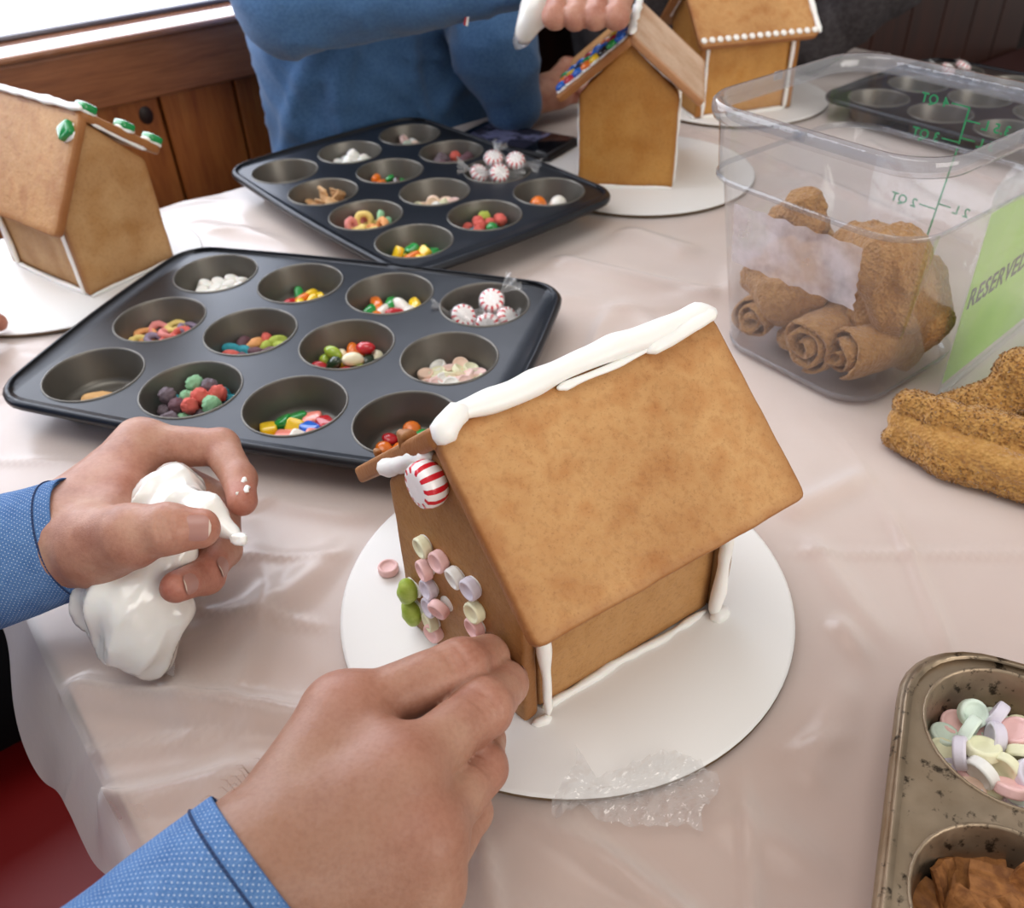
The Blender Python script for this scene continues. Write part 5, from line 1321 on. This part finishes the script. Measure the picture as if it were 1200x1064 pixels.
# smears of icing on the index finger
for k, (px, py, sc_) in enumerate(((286, 545, .7), (291, 563, 1.0), (294, 573, 1.1), (283, 579, .5))):
    V, F = ellipsoid(0.0016*sc_, 0.0030*sc_, 0.0012, 10, 6); V = V+0.0007*np.stack([vn(V, 600, q+k) for q in (1, 2, 3)], 1)
    ob('icing_smear', V+A(px-5, py, .0735), F, ICING, P1, world=True)

# ------------------------------------------------------------------ the person across the table in a blue sweater
KNIT = mat('blue_knit', '3f6088', 0.9, col2='4b6d95', nscale=300, bump=0.25, bscale=600, spec=0.12, sheen=0.2)
P2 = empty('person', (-0.20, 1.25, -0.28), 0, 'person in a plain blue sweater piping icing across the table', 'person')
nW = np.array([-0.597, 0.802, 0]); eW = np.array([0.802, 0.597, 0]); tc2 = np.array([-0.075, 1.150, 0])+nW*0.145
elb2 = A(338, 2, .185); wr2 = A(618, -30, .205); el2b = A(592, 62, .10)+nW*0.02; wr2b = A(603, 124, .034)
sh2 = tc2-eW*0.20+np.array([0, 0, .36]); sh2b = tc2+eW*0.19+np.array([0, 0, .35])
def cast(px, py, f, t0=0.5, t1=2.5):
    d = ray(px, py); t = t0
    for _ in range(90):
        v = f((CAM+d*t)[None])[0]
        if v < 0.0008 or t > t1: break
        t += v*0.8
    return CAM+d*t
def f_trunk(P):
    d = None
    for s_ in (-0.060, 0.066):
        c_ = chain_d(P, [tc2+eW*s_+np.array([0, 0, -.34]), tc2+eW*s_*0.95+np.array([0, 0, .05]), tc2+eW*s_*1.2+np.array([0, 0, .33])], [.112, .104, .10]); d = c_ if d is None else smin(d, c_, 0.07)
    Qw = np.stack([(P@eW)*24+P[:, 2]*6, P[:, 2]*3, P@nW*3], 1)
    return d-0.005*vn(Qw, 1.0, 12)
folds = [np.array([cast(px, py, f_trunk)+nW*0.003 for px, py in l]) for l in ([(372, 50), (356, 100), (342, 150), (334, 190)], [(402, 60), (398, 110), (404, 150)], [(476, 44), (482, 90), (500, 140)], [(560, 40), (548, 80), (520, 125)], [(585, 30), (580, 70), (566, 110)])]
def f_sw(P):
    d = f_trunk(P)
    for q in folds: d = smin(d, chain_d(P, q, np.linspace(.012, .007, len(q)), 0.01), 0.016)
    arm = chain_d(P, [sh2, elb2, wr2], [.070, .050, .031], 0.02)
    d = smin(d, arm, 0.012)
    d = smin(d, chain_d(P, [sh2b, el2b, wr2b], [.070, .050, .034], 0.02), 0.045)
    Qa = np.stack([P[:, 0]*30+P[:, 2]*20, P[:, 1]*14, P[:, 2]*30], 1)
    return d-0.0030*vn(P, 26, 13)-0.0035*np.exp(-(vn(Qa, 1.0, 41)/0.2)**2)
V, F = surfnet(f_sw, (-0.60, 0.75, -0.36), (0.20, 1.62, 0.46), 0.0085)
V = V[:]; ob('sweater', V, F, KNIT, P2, world=True)
V, F = box((-0.0045, -0.0008, -0.007), (0.0045, 0.0008, 0.007)); tg = A(549, 24, .19)
# fist round the second bag
fs = []
for k in range(4):
    x = 650+24*k; fs.append((JA((x+12, -24, .20), (x+6, -2, .205), (x, 20, .196), (x+4, 22, .178)), (.0105, .0108, .0108, .0095)))
pm2 = [(np.array([wr2-(wr2-elb2)*0.06, A(665, -22, .20)]), (.026, .024)), (np.array([A(665, -20, .20), A(722, -14, .19)]), (.022, .018))]
Va, Fa, ra = build_hand(pm2, fs, 0.0032, [(f_[0][2], .016, .5) for f_ in fs])
b0 = wr2b+nrm(A(640, 108, .045)-wr2b)*0.0
ob_ = [(JA((640, 104, .042), (664, 78, .058), (682, 78, .056), (690, 88, .05)), (.013, .0115, .010, .0085)), (JA((640, 112, .036), (662, 98, .042), (680, 98, .04), (684, 106, .036)), (.013, .011, .010, .0085)), (JA((638, 118, .03), (664, 112, .028), (680, 112, .024)), (.013, .011, .009))]
Vb, Fb, rb_ = build_hand([(np.array([wr2b, A(640, 108, .038)]), (.024, .020)), (np.array([A(640, 106, .040), A(655, 112, .032)]), (.02, .016))], ob_, 0.0034, [(ob_[0][0][2], .03, .9), (ob_[1][0][2], .03, .8)])
def f_c2(P): return smin(chain_d(P, [tc2+np.array([0, 0, -.3]), tc2+np.array([0, 0, .34])], [.09, .09]), smin(chain_d(P, [sh2, elb2, wr2+(wr2-elb2)*0.03], [.05, .038, .026]), chain_d(P, [sh2b, el2b, wr2b], [.05, .036, .025]), 0.02), 0.03)
Vc_, Fc_ = surfnet(f_c2, (-0.60, 0.75, -0.45), (0.22, 1.60, 0.46), 0.014)
V, F = join([(Va, Fa), (Vb, Fb), (Vc_, Fc_)]); ob('body', V, F, SKIN, P2, world=True, attr={'red': np.r_[ra, rb_, np.zeros(len(Vc_))]})
# the bag it squeezes
bp = JA((676, -14, .19), (640, -4, .196), (622, 22, .185), (612, 44, .165)); V, F = tube(smooth_path(bp, 16), np.interp(np.linspace(0, 1, 16), [0, .35, .7, 1], [.014, .022, .016, .008]), 18, noise=0.2, ns=60, seed=4)
b2_ = empty('icing_bag', tuple(bp.mean(0)), 0, 'white piping bag held by the person in the blue sweater', 'piping bag'); ob('filled_bag', V, F, MATS['bagged_icing'], b2_, world=True)
V, F = tube(smooth_path(JA((612, 40, .166), (606, 56, .152)), 6), [.009, .009, .008, .007, .005, .003], 12, noise=0.25, ns=90); ob('bag_tail', V, F, CELLO, b2_, world=True)
# small flag tag on the sweater front
tp = cast(547, 22, f_sw); V, F = box((-0.0022, -0.0065, 0.0), (0.0022, 0.0065, 0.0012)); Mt = basis(tp, nrm(np.cross((0.25, 0, 1), camv(tp))), nrm(np.cross(camv(tp), np.cross((0.25, 0, 1), camv(tp)))), camv(tp))
ft = ob('flag_tag', xform(V, Mt), F, mat('tag_red', 'b5262c', 0.7), P2, world=True, smooth=False)
V, F = box((0.0, -0.0065, 0.0013), (0.0022, 0.0065, 0.0016)); w_ = ob('tag_stripe', xform(V, Mt), F, mat('tag_white', 'e8e6e2', 0.7), ft, smooth=False); w_.data.transform(Matrix.Translation(-Vector(P2.location)))

# ------------------------------------------------------------------ the person behind the far house in dark grey
GREY = mat('dark_grey_fleece', '3f3b3d', 0.95, col2='4c484a', nscale=150, spec=0.1)
P3 = empty('person', (0.30, 1.47, -0.28), 0, 'person in a dark grey top behind the farthest house', 'person')
e3 = A(1035, -30, .14); w3_ = A(962, 62, .035)
def f_p3(P):
    d = None
    for s_ in (-0.08, 0.08):
        c0_ = np.array([0.30, 1.49, 0])+eW*s_; c_ = chain_d(P, [c0_+np.array([0, 0, -.34]), c0_+np.array([0, 0, .30])], [.12, .11]); d = c_ if d is None else smin(d, c_, 0.06)
    d = smin(d, chain_d(P, [np.array([0.47, 1.58, .32]), e3+np.array([0.02, 0.05, 0]), w3_+np.array([0, .03, 0])], [.075, .058, .036], 0.02), 0.02)
    d = smin(d, chain_d(P, [np.array([0.14, 1.40, .32]), A(690, 0, .12)+np.array([0, .25, 0]), A(706, 38, .06)+np.array([0.03, 0.02, 0])], [.075, .055, .036], 0.02), 0.02)
    Qw = np.stack([P[:, 0]*60+P[:, 2]*30, P[:, 1]*20, P[:, 2]*12], 1)
    return d-0.005*vn(Qw, 1.0, 22)-0.003*vn(P, 24, 23)
V, F = surfnet(f_p3, (-0.05, 1.10, -0.36), (0.75, 1.78, 0.45), 0.0105); ob('fleece_top', V, F, GREY, P3, world=True)
def f_h3(P): return smin(chain_d(P, [w3_+np.array([0, .03, 0]), w3_+np.array([-0.09, 0.07, 0.01])], [.022, .014]), chain_d(P, [np.array([0.30, 1.49, -.3]), np.array([0.30, 1.49, .3])], [.08, .08]), 0.01)
V, F = surfnet(f_h3, (0.1, 1.2, -0.42), (0.6, 1.62, 0.40), 0.012); ob('body', V, F, SKIN, P3, world=True, attr={'red': np.zeros(len(V))})

# ------------------------------------------------------------------ a fingertip reaching in from the left edge
P4 = empty('person', (-0.92, 0.77, -0.28), 0, 'person reaching in at the left edge, only a fingertip showing', 'person')
fg = [(JA((-60, 366, .030), (-28, 368, .026), (-2, 378, .014)), (.0105, .0095, .0075)), (JA((-60, 385, .028), (-34, 392, .022), (-14, 402, .012)), (.0105, .0095, .0075)), (JA((-66, 404, .026), (-42, 412, .02), (-26, 420, .012)), (.010, .009, .007)), (JA((-70, 420, .022), (-52, 430, .016), (-40, 436, .012)), (.009, .008, .0065))]
w4 = A(-150, 396, .035); e4 = np.array([-0.80, 0.80, 0.06]); s4 = np.array([-0.88, 0.79, 0.32]); h4_ = np.array([-0.94, 0.75, -0.25])
V, F, rd = build_hand([(np.array([w4, fg[0][0][0]]), (.022, .014)), (np.array([w4, fg[2][0][0]]), (.022, .014)), (np.array([w4, e4]), (.023, .034))], fg, 0.003, [(f_[0][2], .012, .9) for f_ in fg])
ob('body', V, F, SKIN, P4, world=True, attr={'red': rd})
def f_p4(P):
    d = chain_d(P, [w4+(e4-w4)*0.35, e4, s4], [.036, .046, .062], 0.02)
    return smin(d, chain_d(P, [s4+np.array([-.05, 0, -.03]), h4_], [.11, .125]), 0.05)-0.003*vn(P, 24, 5)
V, F = surfnet(f_p4, (-1.12, 0.56, -0.40), (-0.5, 1.0, 0.45), 0.0125); ob('sleeve_top', V, F, mat('plum_fleece', '4a3a44', 0.95, spec=0.1), P4, world=True)
